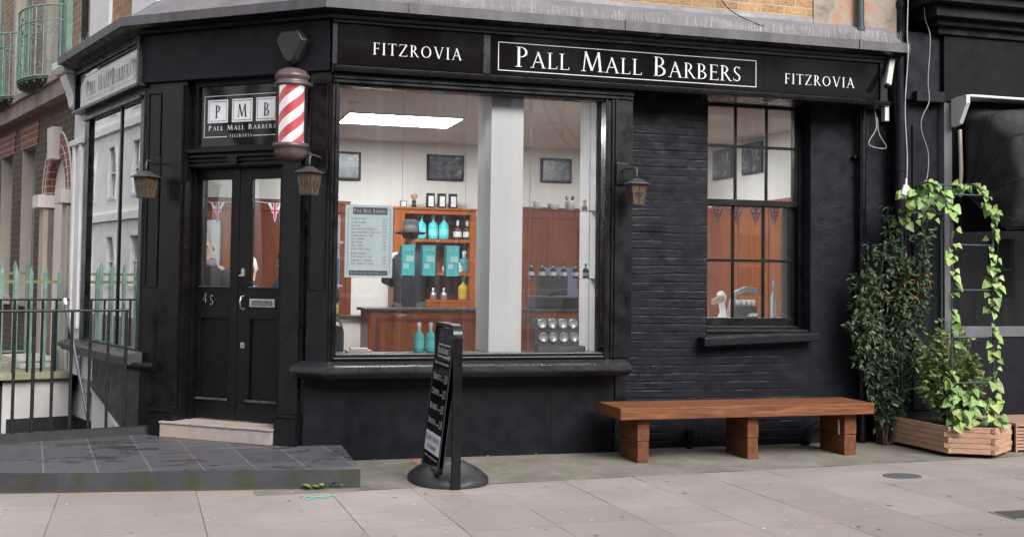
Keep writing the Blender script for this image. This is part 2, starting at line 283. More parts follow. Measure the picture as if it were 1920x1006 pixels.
# ------------------------------------------------------------------ mesh builder
class MB:
    def __init__(s, F=FW): s.v = []; s.f = []; s.m = []; s.F = F; s.sm = []; s.uv = {}
    def add(s, vs, fs, mi=0, smooth=False, F=None, uvs=None):
        b = len(s.v); F = F or s.F
        s.v += [(F@Vector(p), Vector(p)) for p in vs]
        for k, f in enumerate(fs):
            if uvs: s.uv[len(s.f)] = [uvs[i] for i in f]
            s.f.append([b+i for i in f]); s.m.append(mi); s.sm.append(smooth)
        return s
    def box(s, a, b, mi=0, T=None):
        x0, x1 = sorted((a[0], b[0])); y0, y1 = sorted((a[1], b[1])); z0, z1 = sorted((a[2], b[2]))
        vs = [(x0, y0, z0), (x1, y0, z0), (x1, y1, z0), (x0, y1, z0), (x0, y0, z1), (x1, y0, z1), (x1, y1, z1), (x0, y1, z1)]
        if T is not None: vs = [tuple(T@Vector(p)) for p in vs]
        return s.add(vs, [(0, 3, 2, 1), (4, 5, 6, 7), (0, 1, 5, 4), (1, 2, 6, 5), (2, 3, 7, 6), (3, 0, 4, 7)], mi)
    def prism(s, poly, ax, a, b, mi=0, smooth=False):      # poly in the two other axes, extruded along ax
        def P(u, v, t): return {0: (t, u, v), 1: (u, t, v), 2: (u, v, t)}[ax]
        n = len(poly); vs = [P(*p, a) for p in poly]+[P(*p, b) for p in poly]
        s.add(vs, [tuple(range(n)), tuple(range(2*n-1, n-1, -1))], mi)
        return s.add(vs, [(i, (i+1) % n, n+(i+1) % n, n+i) for i in range(n)], mi, smooth)
    def tube(s, pts, r, mi=0, n=8, cap=True):
        pts = [Vector(p) for p in pts]; rs = r if isinstance(r, (list, tuple)) else [r]*len(pts); vs = []; fs = []
        prev = None
        for i, p in enumerate(pts):
            t = (pts[min(i+1, len(pts)-1)]-pts[max(i-1, 0)]).normalized()
            if prev is None:
                a = Vector((0, 0, 1)) if abs(t.z) < .9 else Vector((1, 0, 0)); u = t.cross(a).normalized()
            else: u = (prev-t*prev.dot(t)).normalized()
            prev = u; w2 = t.cross(u)
            for k in range(n):
                an = 2*math.pi*k/n; vs.append(tuple(p+(u*math.cos(an)+w2*math.sin(an))*rs[i]))
        for i in range(len(pts)-1):
            for k in range(n): fs.append((i*n+k, i*n+(k+1) % n, (i+1)*n+(k+1) % n, (i+1)*n+k))
        if cap: s.add(vs, [tuple(range(n)), tuple(range(len(vs)-1, len(vs)-n-1, -1))], mi)
        return s.add(vs, fs, mi, True)
    def lathe(s, prof, c=(0, 0, 0), n=24, mi=0, sx=1, sy=1, smooth=True, uv=False):
        vs = []; fs = []; uvs = []
        for (r, z) in prof:
            for k in range(n+1 if uv else n):
                an = 2*math.pi*k/n; vs.append((c[0]+math.cos(an)*r*sx, c[1]+math.sin(an)*r*sy, c[2]+z)); uvs.append((k/n, z))
        N = n+1 if uv else n
        for i in range(len(prof)-1):
            for k in range(n): fs.append((i*N+k, i*N+(k+1) % N if not uv else i*N+k+1, (i+1)*N+((k+1) % N if not uv else k+1), (i+1)*N+k))
        s.add(vs, fs, mi, smooth, uvs=uvs if uv else None)
        if not uv:
            if prof[0][0] > .0005: s.add(vs[:N], [tuple(range(N))], mi)
            if prof[-1][0] > .0005: s.add(vs[-N:], [tuple(range(N))], mi)
        return s
    def build(s, name, mats, parent=None, bevel=0, seg=2, fixn=True, merge=False, tag=None):
        me = bpy.data.meshes.new(name)
        loc = parent_world(parent) if parent else Vector((0, 0, 0))
        me.from_pydata([tuple(p[0]-loc) for p in s.v], [], s.f)
        for m in (mats if isinstance(mats, (list, tuple)) else [mats]): me.materials.append(m)
        uv = me.uv_layers.new(name='UVMap')
        for i, p in enumerate(me.polygons):
            p.material_index = s.m[i]; p.use_smooth = s.sm[i]
            L = [s.v[j][1] for j in s.f[i]]
            if i in s.uv:
                for li, c in zip(p.loop_indices, s.uv[i]): uv.data[li].uv = c
                continue
            nn = Vector((0, 0, 0))
            for j in range(len(L)):
                a, b = L[j], L[(j+1) % len(L)]
                nn += Vector(((a.y-b.y)*(a.z+b.z), (a.z-b.z)*(a.x+b.x), (a.x-b.x)*(a.y+b.y)))
            ax = max(range(3), key=lambda k: abs(nn[k]))
            for li, q in zip(p.loop_indices, L): uv.data[li].uv = {0: (q.y, q.z), 1: (q.x, q.z), 2: (q.x, q.y)}[ax]
        if fixn or merge:
            bm = bmesh.new(); bm.from_mesh(me)
            if merge: bmesh.ops.remove_doubles(bm, verts=bm.verts, dist=1e-5)
            if fixn: bmesh.ops.recalc_face_normals(bm, faces=bm.faces)
            bm.to_mesh(me); bm.free()
        o = bpy.data.objects.new(name, me); S.collection.objects.link(o)
        WLOC[o.name] = loc
        if parent: o.parent = parent
        if bevel:
            b = o.modifiers.new('b', 'BEVEL'); b.width = bevel; b.segments = seg; b.limit_method = 'ANGLE'; b.angle_limit = R(40); b.harden_normals = False
        return o
WLOC = {}
def parent_world(p): return WLOC.get(p.name, Vector((0, 0, 0)))
def tag(o, label, cat, group=None, kind=None):
    if label: o['label'] = label
    if cat: o['category'] = cat
    if group: o['group'] = group
    if kind: o['kind'] = kind
    return o
def thing(name, label, cat, loc=(0, 0, 0), group=None):
    o = bpy.data.objects.new(name, None); S.collection.objects.link(o); o.location = loc; o.empty_display_size = .1
    WLOC[o.name] = Vector(loc); return tag(o, label, cat, group)
def struct(o): o['kind'] = 'structure'; return o
def dup(root, delta, label=None, rotz=0, scale=None):
    c = root.copy(); S.collection.objects.link(c); c.location = Vector(root.location)+Vector(delta); c.rotation_euler = (0, 0, rotz)
    if scale: c.scale = (scale,)*3
    if label: c['label'] = label
    for ch in list(root.children):
        d = ch.copy(); S.collection.objects.link(d); d.parent = c
        for g in list(ch.children):
            e = g.copy(); S.collection.objects.link(e); e.parent = d
    return c
def sweep(path, prof, mats, name, parent, ends=(0, 0), closed=False, mi=0, smooth=False):
    """profile points (outward, z) swept along the mitred wall line; path = list of frames with ranges"""
    mb = MB(); rows = []
    for (o_, z_) in prof:
        pts = []
        for i in range(len(path)+1):
            if i == 0: F, x = path[0][0], path[0][1]; pts.append(F@Vector((x, o_, z_)))
            elif i == len(path): F, x = path[-1][0], path[-1][2]; pts.append(F@Vector((x, o_, z_)))
            else:
                F1, F2 = path[i-1][0], path[i][0]
                p1 = F1@Vector((0, o_, z_)); d1 = (F1@Vector((1, o_, z_)))-p1; p2 = F2@Vector((0, o_, z_)); d2 = (F2@Vector((1, o_, z_)))-p2
                t = ((p2.x-p1.x)*d2.y-(p2.y-p1.y)*d2.x)/(d1.x*d2.y-d1.y*d2.x); pts.append(p1+d1*t)
        rows.append(pts)
    vs = [tuple(p) for r in rows for p in r]; N = len(rows[0]); fs = []; P = len(prof); uvs = []
    for j, r in enumerate(rows):
        L = 0; q = 0 if j == 0 else q+math.dist(prof[j], prof[j-1])
        for i, p in enumerate(r):
            if i: L += (p-r[i-1]).length
            uvs.append((L, p.z if abs(prof[-1][1]-prof[0][1]) > .02 else q))
    for j in range(P if closed else P-1):
        for i in range(N-1): fs.append((j*N+i, j*N+i+1, ((j+1) % P)*N+i+1, ((j+1) % P)*N+i))
    mb.add(vs, fs, mi, smooth, uvs=uvs)
    if closed: mb.add(vs, [tuple(j*N for j in range(P)), tuple(j*N+N-1 for j in range(P))], mi)
    return mb.build(name, mats, parent)

# ------------------------------------------------------------------ serif lettering
T_, t_ = .125, .055
def arc(cx, cy, rx, ry, a0, a1, ws=T_, wt=t_, n=14): return ('A', cx, cy, rx, ry, a0, a1, ws, wt, n)
def ln(x0, y0, x1, y1, w=T_): return ('L', x0, y0, x1, y1, w)
def sf(x, y, h=.13): return ('L', x-h, y, x+h, y, .035)
G = {
 'A': (.74, [ln(.10, 0, .37, 1, t_), ln(.35, 1, .64, 0), ln(.2, .36, .52, .36, t_), sf(.09, .018, .10), sf(.65, .018, .11)]),
 'B': (.60, [ln(.15, 0, .15, 1), arc(.27, .75, .20, .235, -90, 90), arc(.27, .265, .27, .25, -90, 90), ln(.05, .985, .28, .985, .04), ln(.15, .51, .3, .51, t_), ln(.05, .018, .28, .018, .04)]),
 'C': (.72, [arc(.44, .5, .38, .48, 42, 318), ln(.70, .98, .70, .76, .04), ln(.70, .02, .70, .2, .04)]),
 'D': (.74, [ln(.15, 0, .15, 1), arc(.26, .5, .42, .482, -90, 90), ln(.05, .982, .27, .982, .04), ln(.05, .018, .27, .018, .04)]),
 'E': (.54, [ln(.15, 0, .15, 1), ln(.05, .98, .48, .98, .045), ln(.15, .52, .42, .52, t_), ln(.05, .02, .52, .02, .045), ln(.475, .99, .475, .86, .035), ln(.515, .01, .515, .15, .035), ln(.42, .45, .42, .6, .03)]),
 'F': (.52, [ln(.15, 0, .15, 1), ln(.05, .98, .48, .98, .045), ln(.15, .52, .42, .52, t_), ln(.475, .99, .475, .85, .035), sf(.15, .018), ln(.42, .45, .42, .6, .03)]),
 'G': (.76, [arc(.44, .5, .38, .48, 42, 335), ln(.70, .98, .70, .76, .04), ln(.68, .44, .68, .06, .11), sf(.66, .44, .11)]),
 'H': (.78, [ln(.15, 0, .15, 1), ln(.63, 0, .63, 1), ln(.15, .52, .63, .52, t_), sf(.15, .018), sf(.63, .018), sf(.15, .982), sf(.63, .982)]),
 'I': (.30, [ln(.15, 0, .15, 1), sf(.15, .018), sf(.15, .982)]),
 'J': (.34, [ln(.19, .1, .19, 1), arc(.06, .06, .13, .22, -90, 10), sf(.19, .982)]),
 'K': (.70, [ln(.15, 0, .15, 1), ln(.17, .46, .56, 1, t_), ln(.27, .56, .62, 0), sf(.15, .018), sf(.15, .982), sf(.57, .982, .1), sf(.64, .018, .1)]),
 'L': (.54, [ln(.15, 0, .15, 1), sf(.15, .982), ln(.05, .02, .5, .02, .045), ln(.495, .01, .495, .17, .035)]),
 'M': (.92, [ln(.12, 0, .20, 1, t_), ln(.20, 1, .46, .05), ln(.46, .05, .72, 1, t_), ln(.72, 1, .80, 0), sf(.12, .018, .1), sf(.80, .018, .11)]),
 'N': (.80, [ln(.14, 0, .14, 1, t_), ln(.14, 1, .66, 0), ln(.66, 0, .66, 1, t_), sf(.14, .018, .1), sf(.66, .982, .1), sf(.12, .982, .08)]),
 'O': (.82, [arc(.41, .5, .35, .48, 0, 360, n=26)]),
 'P': (.56, [ln(.15, 0, .15, 1), arc(.25, .735, .23, .25, -90, 90), ln(.05, .983, .27, .983, .04), ln(.15, .487, .26, .487, .04), sf(.15, .018)]),
 'Q': (.82, [arc(.41, .5, .35, .48, 0, 360, n=26), ln(.45, .08, .8, -.16, .08)]),
 'R': (.64, [ln(.15, 0, .15, 1), arc(.25, .745, .21, .238, -90, 90), ln(.05, .983, .27, .983, .04), ln(.15, .507, .3, .507, .04), ln(.29, .5, .58, .01), sf(.15, .018), sf(.61, .018, .08)]),
 'S': (.50, [arc(.25, .745, .165, .235, 40, 262, .10), arc(.25, .265, .185, .245, -140, 88, .10), ln(.12, .66, .38, .36, .11), ln(.40, .97, .40, .80, .03), ln(.07, .03, .07, .22, .03)]),
 'T': (.62, [ln(.31, 0, .31, 1), ln(.03, .98, .59, .98, .045), ln(.035, .99, .035, .85, .035), ln(.585, .99, .585, .85, .035), sf(.31, .018)]),
 'U': (.76, [ln(.15, .3, .15, 1), arc(.38, .3, .23, .28, 180, 360, .1), ln(.61, .3, .61, 1, t_), sf(.15, .982), sf(.61, .982, .1)]),
 'V': (.74, [ln(.10, 1, .38, 0), ln(.38, 0, .64, 1, t_), sf(.10, .982, .11), sf(.64, .982, .1)]),
 'W': (1.0, [ln(.10, 1, .32, 0), ln(.32, 0, .5, 1, t_), ln(.48, 1, .70, 0), ln(.70, 0, .9, 1, t_), sf(.1, .982, .1), sf(.5, .982, .1), sf(.9, .982, .1)]),
 'X': (.70, [ln(.10, 1, .60, 0), ln(.08, 0, .60, 1, t_), sf(.10, .982, .1), sf(.60, .982, .09), sf(.08, .018, .09), sf(.61, .018, .1)]),
 'Y': (.68, [ln(.08, 1, .34, .5), ln(.34, .5, .60, 1, t_), ln(.34, 0, .34, .5), sf(.08, .982, .1), sf(.6, .982, .09), sf(.34, .018)]),
 'Z': (.66, [ln(.56, .96, .10, .04), ln(.08, .98, .60, .98, .045), ln(.05, .02, .60, .02, .045), ln(.085, .99, .085, .84, .035), ln(.595, .01, .595, .16, .035)]),
 '&': (.74, [arc(.32, .76, .15, .22, 0, 360, .09), arc(.28, .26, .22, .25, 60, 320, .1), ln(.22, .62, .66, .02, .11)]),
 '-': (.36, [ln(.05, .4, .3, .4, .07)]), '.': (.25, [ln(.08, .05, .16, .05, .1)]),
 '0': (.56, [arc(.28, .5, .2, .48, 0, 360, .11, n=20)]), '1': (.36, [ln(.2, 0, .2, 1, .1), ln(.2, .98, .08, .86, .05), sf(.2, .018, .1)]),
 '2': (.5, [arc(.24, .74, .17, .24, -30, 165, .1), ln(.38, .62, .08, .04, .07), ln(.06, .03, .45, .03, .07)]),
 '3': (.5, [arc(.22, .76, .17, .22, -90, 150, .1), arc(.22, .27, .2, .26, -150, 90, .1)]),
 '4': (.56, [ln(.38, 0, .38, 1, .1), ln(.38, .98, .05, .3, .05), ln(.03, .29, .52, .29, .06)]),
 '5': (.5, [ln(.12, .97, .42, .97, .08), ln(.12, .97, .12, .6, .05), arc(.2, .31, .23, .29, -140, 110, .1)]),
 '6': (.54, [arc(.27, .3, .19, .28, 0, 360, .1), arc(.42, .35, .34, .62, 100, 178, .09)]),
 '7': (.5, [ln(.05, .96, .45, .96, .07), ln(.43, .95, .2, 0, .09)]), '8': (.54, [arc(.27, .75, .15, .22, 0, 360, .09), arc(.27, .26, .19, .26, 0, 360, .1)]), '9': (.54, [arc(.27, .7, .19, .28, 0, 360, .1), arc(.12, .65, .34, .62, -80, -2, .09)]),
 '£': (.56, [arc(.30, .74, .15, .24, 20, 180, .08), ln(.17, .74, .17, .05, .09), ln(.05, .45, .36, .45, .05), ln(.04, .035, .5, .035, .07)]), ' ': (.34, []),
}
def text_w(txt, h, small=None, track=.05):
    return sum((G[c.upper()][0]+track)*(h if (not small or c.isupper() or not c.isalpha()) else h*small) for c in txt)
def put_text(mb, txt, x, z, h, o, dx=1, small=None, width=None, track=.05, mi=0, depth=.0015, bold=1.0, ax=None):
    """upper-case serif strokes; lower-case letters are drawn as small capitals. dx=-1 where the frame's x runs right to left"""
    W = text_w(txt, h, small, track); kx = (width/W) if width else 1; cx = x; cnt = 0
    for c in txt:
        hh = h if (not small or c.isupper() or not c.isalpha()) else h*small
        wd, prims = G[c.upper()]
        for pr in prims:
            cnt += 1; oo = o+depth+(cnt % 5)*.00025*(h/.15 if h < .15 else 1)
            P = lambda u, v: (cx+dx*u*hh*kx, oo, z+v*hh)
            if pr[0] == 'L':
                _, x0, y0, x1, y1, wt = pr; wt *= bold; L = math.hypot(x1-x0, y1-y0)
                if abs(y1-y0) < 1e-6: nx, ny = 0, wt/2
                else: nx, ny = wt/2, 0
                if abs(x1-x0) < 1e-6 and abs(y1-y0) < .25: nx = wt/2
                q = [(x0-nx, y0-ny), (x1-nx, y1-ny), (x1+nx, y1+ny), (x0+nx, y0+ny)]
                mb.add([P(*a) for a in q], [(0, 1, 2, 3)], mi)
            else:
                _, ax_, ay, rx, ry, a0, a1, ws, wt, n = pr; ws *= bold; wt *= bold; vs = []; fs = []
                for i in range(n+1):
                    a = R(a0+(a1-a0)*i/n); k = abs(math.cos(a)); w_ = wt+(ws-wt)*k**1.5
                    ca, sa = math.cos(a), math.sin(a)
                    vs += [P(ax_+ca*rx, ay+sa*ry), P(ax_+ca*(rx-w_), ay+sa*(ry-w_ if k < .99 else ry-w_))]
                for i in range(n): fs.append((2*i, 2*i+1, 2*i+3, 2*i+2))
                mb.add(vs, fs, mi)
        cx += dx*(wd+track)*hh*kx
    return cx
def frame_lines(mb, x0, x1, z0, z1, o, t, mi=0):
    for a, b in (((x0, z0), (x1, z0+t)), ((x0, z1-t), (x1, z1)), ((x0, z0+t), (x0+(t if x1 > x0 else -t), z1-t)), ((x1-(t if x1 > x0 else -t), z0+t), (x1, z1-t))):
        mb.add([(a[0], o, a[1]), (b[0], o, a[1]), (b[0], o, b[1]), (a[0], o, b[1])], [(0, 1, 2, 3)], mi)

# ================================================================== SETTING
mb = MB(); y0 = -4.3
mb.add([(-60, -60, -.13), (80, -60, -.13), (80, y0, -.13), (-60, y0, -.13)], [(0, 1, 2, 3)])
struct(mb.build('road', M('asphalt', (.05, .05, .052), .85, .3, 4, .5, 80)))
def stripline(x): return -1.08+.058*(x-.7)
# pavement bed with the lightwell left open behind the railing
mb = MB()
kl = [(-1.30, 1.06), (-2.45, .72), (-12, -2.1)]
bed = [(-60, y0), (80, y0), (80, 60), (6, 60), (6, 1.5), (-1.30, 1.5), kl[0], kl[1], kl[2], (-60, -2.1)]
mb.add([(x, y, -.0028) for x, y in bed], [tuple(range(len(bed)))])
mb.add([(-60, y0, -.012), (80, y0, -.012), (80, y0, -.14), (-60, y0, -.14)], [(0, 1, 2, 3)])
struct(mb.build('ground', JOINT))
mb = MB(); mb.box((-60, y0, -.14), (80, y0+.15, .003)); struct(mb.build('kerb', M('granite_kerb', (.25, .24, .23), .7, .3, 20)))
# flagstones
mb = MB(); rnd = random.Random(3); cols = [(.455+.56*k, .56) for k in range(-1, 22)]+[(-.105-.86*(k+1), .86) for k in range(14)]
for cx, cw in cols:
    sk = lambda y: -.03*(y+1.07)
    y = stripline(cx+cw/2) if cx > -.2 else (-1.03-.12*(cx+cw-.1))*1.0
    if cx < -.2: y = -1.00-.13*(cx+cw)
    y = min(y, -.55); first = True
    while y > y0+.16:
        L = rnd.choice((.44, .44, .6, .75, .44)) if not first else rnd.uniform(.25, .5); y2 = max(y-L, y0+.155); g = .0022; h_ = .0045; zt = rnd.uniform(-.0008, .0012)
        yl, yr = (y, y) if not first else (stripline(cx), stripline(cx+cw)) if cx > -.2 else (-1.00-.13*cx, -1.00-.13*(cx+cw))
        a = [(cx+sk(yl)+g, yl-h_), (cx+cw+sk(yr)-g, yr-h_), (cx+cw+sk(y2)-g, y2+h_), (cx+sk(y2)+g, y2+h_)]
        j = lambda: rnd.uniform(-.0008, .0008)
        zs = [zt+j() for _ in a]
        mb.add([(p[0], p[1], q) for p, q in zip(a, zs)]+[(p[0], p[1], -.02) for p in a], [(0, 1, 2, 3), (0, 1, 5, 4), (1, 2, 6, 5), (2, 3, 7, 6), (3, 0, 4, 7)])
        y = y2; first = False
struct(mb.build('pavement', PAVE))
# concrete strip along the wall
mb = MB(); n = 60; vs = []; 
for i in range(n+1):
    x = -.6+i*.22; vs += [(x, stripline(x)+.012*math.sin(x*7), .001), (x, .9, .004)]
mb.add(vs, [(2*i, 2*i+2, 2*i+3, 2*i+1) for i in range(n)]); struct(mb.build('concrete_strip', STRIP))
# entrance platform
pf = [(.115, -1.025), (-1.84, -.775), (-2.45, -.62), (-7, .75)]
pb = [(-7, -.80), (-2.44, .735), (-1.29, 1.085), (-1.25, 1.5), (.6, 1.5), (.14, .12)]
pf = [(.115, -1.025), (-1.84, -.775), (-2.45, -.62), (-7, .55)]
pb = [(-7, .9), (-4, .6), (-2.44, .735), (-1.29, 1.085), (-1.25, 1.5), (.14, 1.5), (.14, .12)]
top = pf+pb
mb = MB(); mb.add([(x, y, .13) for x, y in top], [tuple(range(len(top)))])
ob = mb.build('platform_top', SLATE); ob['kind'] = 'structure'; ob.name = 'platform'
mb = MB(); L = 0; edge = [(.14, .12)]+pf
for a, b in zip(edge, edge[1:]):
    d = math.dist(a, b)
    mb.add([(*a, -.01), (*b, -.01), (*b, .1295), (*a, .1295)], [(0, 1, 2, 3)], uvs=[(L, 0), (L+d, 0), (L+d, .14), (L, .14)]); L += d
struct(mb.build('platform_edge', KERBF, fixn=False))
# lightwell floor and its retaining walls
mb = MB(); mb.add([(-12, -3, -1.9), (-1, -3, -1.9), (-1, 14, -1.9), (-12, 14, -1.9)], [(0, 1, 2, 3)]); struct(mb.build('lightwell_floor', M('damp_concrete', (.06, .06, .058), .8, .3, 3, .5, 20)))
mb = MB()
for a, b in zip(kl, kl[1:]): mb.add([(*a, -1.9), (*b, -1.9), (*b, .12), (*a, .12)], [(0, 1, 2, 3)])
struct(mb.build('lightwell_wall', M('dark_render', (.035, .035, .038), .8, .3, 3, .5, 20)))

# ================================================================== THE CORNER SHOP
SHOP = thing('corner_shop', 'black painted corner barber shop with big window, double doors and lettered fascia', 'shop')
# -- painted brick relief wall (real courses)
def relief():
    mb = MB(FA); x0, x1, zt = 2.525, 5.22, 3.12; dx, dz = .0115, .0062
    hole = (3.345, 4.372, .985, 9)
    xs = [x0+i*dx for i in range(int((x1-x0)/dx)+1)]+[x1]; zs = [i*dz for i in range(int(zt/dz)+2)]
    xs = sorted(set([round(x, 4) for x in xs]+[hole[0], hole[1]])); zs = sorted(set([round(z_, 4) for z_ in zs]+[hole[2]]))
    vs = []
    for z_ in zs:
        for x in xs:
            N = noise.noise; p = Vector((x*1.3, z_*1.3, 3.1))
            m_ = 1.0 if x < 3.36 else 0
            if z_ < .93: m_ = max(0, min(1, (4.35-x)/.15))
            if x > 4.37: m_ = 0
            m_ *= max(.12, min(1.1, .70+1.5*noise.fractal(Vector((x*1.5, z_*1.1, 7)), 1, 2, 3)))
            rowz = z_/.0715+.15*N(Vector((x*2.2, z_*3, 0))); k = math.floor(rowz); d = (rowz-k-.5)*.0715; d = .0357-abs(d)
            g = math.exp(-(d/.0048)**2)
            xx = x/.225+(.5 if k % 2 else 0)+.06*N(Vector((k*3.1, 0, 0))); e = (xx-math.floor(xx)-.5)*.225; e = .1125-abs(e); g2 = math.exp(-(e/.0075)**2)*1.0*max(0, N(Vector((x*4, z_*4, 9)))+.65)
            br = .010*N(Vector((k*7.7+.3, math.floor(xx)*3.3+.6, 1)))+.0035*N(Vector((x*13, z_*14, 4)))
            h = m_*(-.0095*max(g, g2)+br*(1-g)+.0022*(1 if d < .012 and (rowz-k) < .5 else 0))
            h += .0060*N(p*2.2)+.0022*N(p*9)+.0013*N(p*30)
            if x > 4.37: h += .004*N(Vector((x*3, z_*1.2, 5)))
            if z_ < 1.0 and x > 3.9: h += .012*max(0, N(Vector((x*4+z_*2, z_*5-x, 2))))
            if hole[0]-.0005 <= x <= hole[0]+.0005 or abs(x-hole[1]) < .0005: h = 0
            vs.append((x, -.25+h, z_))
    nx = len(xs); fs = []
    for j in range(len(zs)-1):
        for i in range(nx-1):
            if xs[i] >= hole[0]-1e-4 and xs[i+1] <= hole[1]+1e-4 and zs[j] >= hole[2]-1e-4: continue
            fs.append((j*nx+i, j*nx+i+1, (j+1)*nx+i+1, (j+1)*nx+i))
    mb.add(vs, fs, 0, True)
    # reveals of the sash opening
    a, b, c = hole[0], hole[1], hole[2]
    mb.add([(a, -.25, c), (a, -.60, c), (a, -.60, 3.2), (a, -.25, 3.2)], [(0, 1, 2, 3)]); mb.add([(b, -.25, c), (b, -.60, c), (b, -.60, 3.2), (b, -.25, 3.2)], [(0, 1, 2, 3)])
    mb.add([(a, -.25, c), (b, -.25, c), (b, -.60, c), (a, -.60, c)], [(0, 1, 2, 3)])
    return mb.build('painted_brick_wall', MATT, SHOP, fixn=False)
relief()
# wall core above the fascia and behind the bricks (keeps daylight out of the room)
mb = MB(FA); mb.box((2.53, -.30, 3.12), (5.2, -.62, 3.6)); mb.box((2.53, -.30, 0), (3.33, -.62, 3.12)); mb.box((4.385, -.30, 0), (5.2, -.62, 3.12)); mb.box((3.33, -.30, 0), (4.385, -.62, .97))
mb.build('inner_wall_core', IWALL, SHOP)
# -- stallriser under the big window
mb = MB(FA)
mb.add([(2.5, -.13, 0), (2.5, -.26, 0), (2.5, -.26, .7), (2.5, -.13, .7)], [(0, 1, 2, 3)])
mb.box((-.156, -.13, 0), (2.5, -.3, .7)); mb.box((1.87, -.1295, .0), (2.43, -.126, .60))
mb.build('stallriser', PANEL, SHOP)
mb = MB(FA); mb.box((2.30, 0, .70), (2.53, -.27, 3.08)); mb.box((2.335, .015, .80), (2.50, 0, 3.02)); mb.box((2.43, -.11, 0), (2.53, -.27, .70)); mb.box((2.36, .028, .80), (2.385, .015, 3.02))
mb.build('pilaster', GLOSS, SHOP, bevel=.006)
# -- big window: frame, sill, pane
def rectframe(mb, x0, x1, z0, z1, o0, o1, l, r, b, t):
    mb.box((x0, o0, z0), (x0+l, o1, z1)); mb.box((x1-r, o0, z0), (x1, o1, z1)); mb.box((x0+l, o0, z0), (x1-r, o1, z0+b)); mb.box((x0+l, o0, z1-t), (x1-r, o1, z1))
mb = MB(FA); rectframe(mb, .005, 2.30, .77, 3.06, 0, -.12, .062, .012, .075, .125)
rectframe(mb, .030, 2.297, .80, 2.99, .018, 0, .018, .018, .018, .025); mb.box((.01, .045, 2.985), (2.52, 0, 3.03)); mb.box((.01, .03, 2.955), (2.52, 0, 2.983))
SW = mb.build('shop_window', GLOSS, SHOP, bevel=.005)
mb = MB(FA); mb.box((.067, -.06, .845), (2.288, -.066, 2.935)); mb.build('pane', GLASS, SW)
# sill following the corner, rounded nose, worn top
sp = [(0, .785), (.085, .765), (.135, .755), (.150, .742), (.152, .715), (.145, .70), (.10, .665), (.03, .655), (-.12, .655), (-.12, .785)]
sweep([(FB, .235, 0), (FA, 0, 2.47)], sp, glossblack('worn_sill_paint', (.018, .017, .020), .26, .5), 'window_sill', SHOP, closed=True)
mb = MB(FA); mb.box((.06, -.125, .785), (2.29, -.42, .835)); mb.build('inner_window_ledge', M('dark_ledge', (.05, .05, .055), .35), SHOP)
# -- the door bay on the chamfer
mb = MB(FB); mb.box((0, 0, .655), (.2, -.12, 3.06)); mb.box((.205, 0, .12), (.235, -.3, .655)); mb.box((.235, .0, .12), (.43, -.30, 3.06)); mb.box((.245, .035, .36), (.415, 0, 3.01))
mb.box((.225, .085, .12), (.42, 0, .345)); mb.box((.218, .098, .345), (.428, .0, .372)); mb.box((.235, .06, .372), (.42, .0, .385))
mb.box((.03, .012, 1.35), (.04, 0, 2.95)); mb.box((.18, .012, 1.35), (.19, 0, 2.95)); mb.box((.03, .012, 1.34), (.19, 0, 1.35)); mb.box((.03, .012, 2.95), (.19, 0, 2.96))
mb.box((1.395, 0, .12), (1.81, -.30, 3.06)); mb.box((1.41, .035, .36), (1.62, 0, 3.01)); mb.box((1.405, .085, .12), (1.635, 0, .325)); mb.box((1.398, .098, .325), (1.642, .0, .352)); mb.box((1.41, .06, .352), (1.63, .0, .365))
mb.box((1.655, .012, 1.35), (1.665, 0, 2.95)); mb.box((1.78, .012, 1.35), (1.79, 0, 2.95)); mb.box((1.655, .012, 1.34), (1.79, 0, 1.35)); mb.box((1.655, .012, 2.95), (1.79, 0, 2.96))
mb.build('door_pilasters', GLOSS, SHOP, bevel=.005)
# sill stub on the left pier
mb = MB(FB); mb.prism([(0, .72), (.10, .715), (.12, .69), (.11, .66), (.05, .64), (0, .635)], 0, 1.60, 1.88); mb.build('pier_sill', GLOSS, SHOP, bevel=.006)
# door frame, head and transom
mb = MB(FB); mb.box((.43, -.10, .12), (.53, -.22, 2.34)); mb.box((1.372, -.10, .12), (1.395, -.22, 2.34)); mb.box((.43, -.06, 2.325), (1.395, -.22, 2.47))
mb.box((.43, -.035, 2.335), (1.395, -.06, 2.352)); mb.box((.43, -.035, 2.372), (1.395, -.06, 2.39)); mb.box((.43, -.02, 2.405), (1.395, -.06, 2.43)); mb.box((.43, .0, 2.445), (1.395, -.06, 2.475))
mb.box((.9, -.015, 2.335), (.99, -.036, 2.41)); mb.box((.43, -.06, 2.475), (.545, -.2, 3.06)); mb.box((1.325, -.06, 2.475), (1.395, -.2, 3.06)); mb.box((.545, -.06, 3.0), (1.325, -.2, 3.06)); mb.box((.545, -.045, 2.475), (1.325, -.2, 2.50))
DF = mb.build('door_frame', DOORP, SHOP, bevel=.004)
mb = MB(FB); mb.box((.545, -.085, 2.50), (1.325, -.10, 3.0)); TR = mb.build('transom_panel', SIGNB, SHOP)
mb = MB(FB); o = -.083; frame_gap = .0
def hline(x0, x1, z, t=.0055): mb.add([(x0, o, z), (x1, o, z), (x1, o, z+t), (x0, o, z+t)], [(0, 1, 2, 3)])
hline(1.283, .545, 2.917); mb.add([(1.283, o, 2.578), (1.2775, o, 2.578), (1.2775, o, 2.917), (1.283, o, 2.917)], [(0, 1, 2, 3)])
hline(1.283, 1.05, 2.578); hline(.79, .56, 2.578); mb.add([(.5655, o, 2.584), (.56, o, 2.584), (.56, o, 2.917), (.5655, o, 2.917)], [(0, 1, 2, 3)])
for xc in (1.145, .903, .665):
    mb.box((xc+.1, o-.001, 2.697), (xc-.1, o+.002, 2.888))
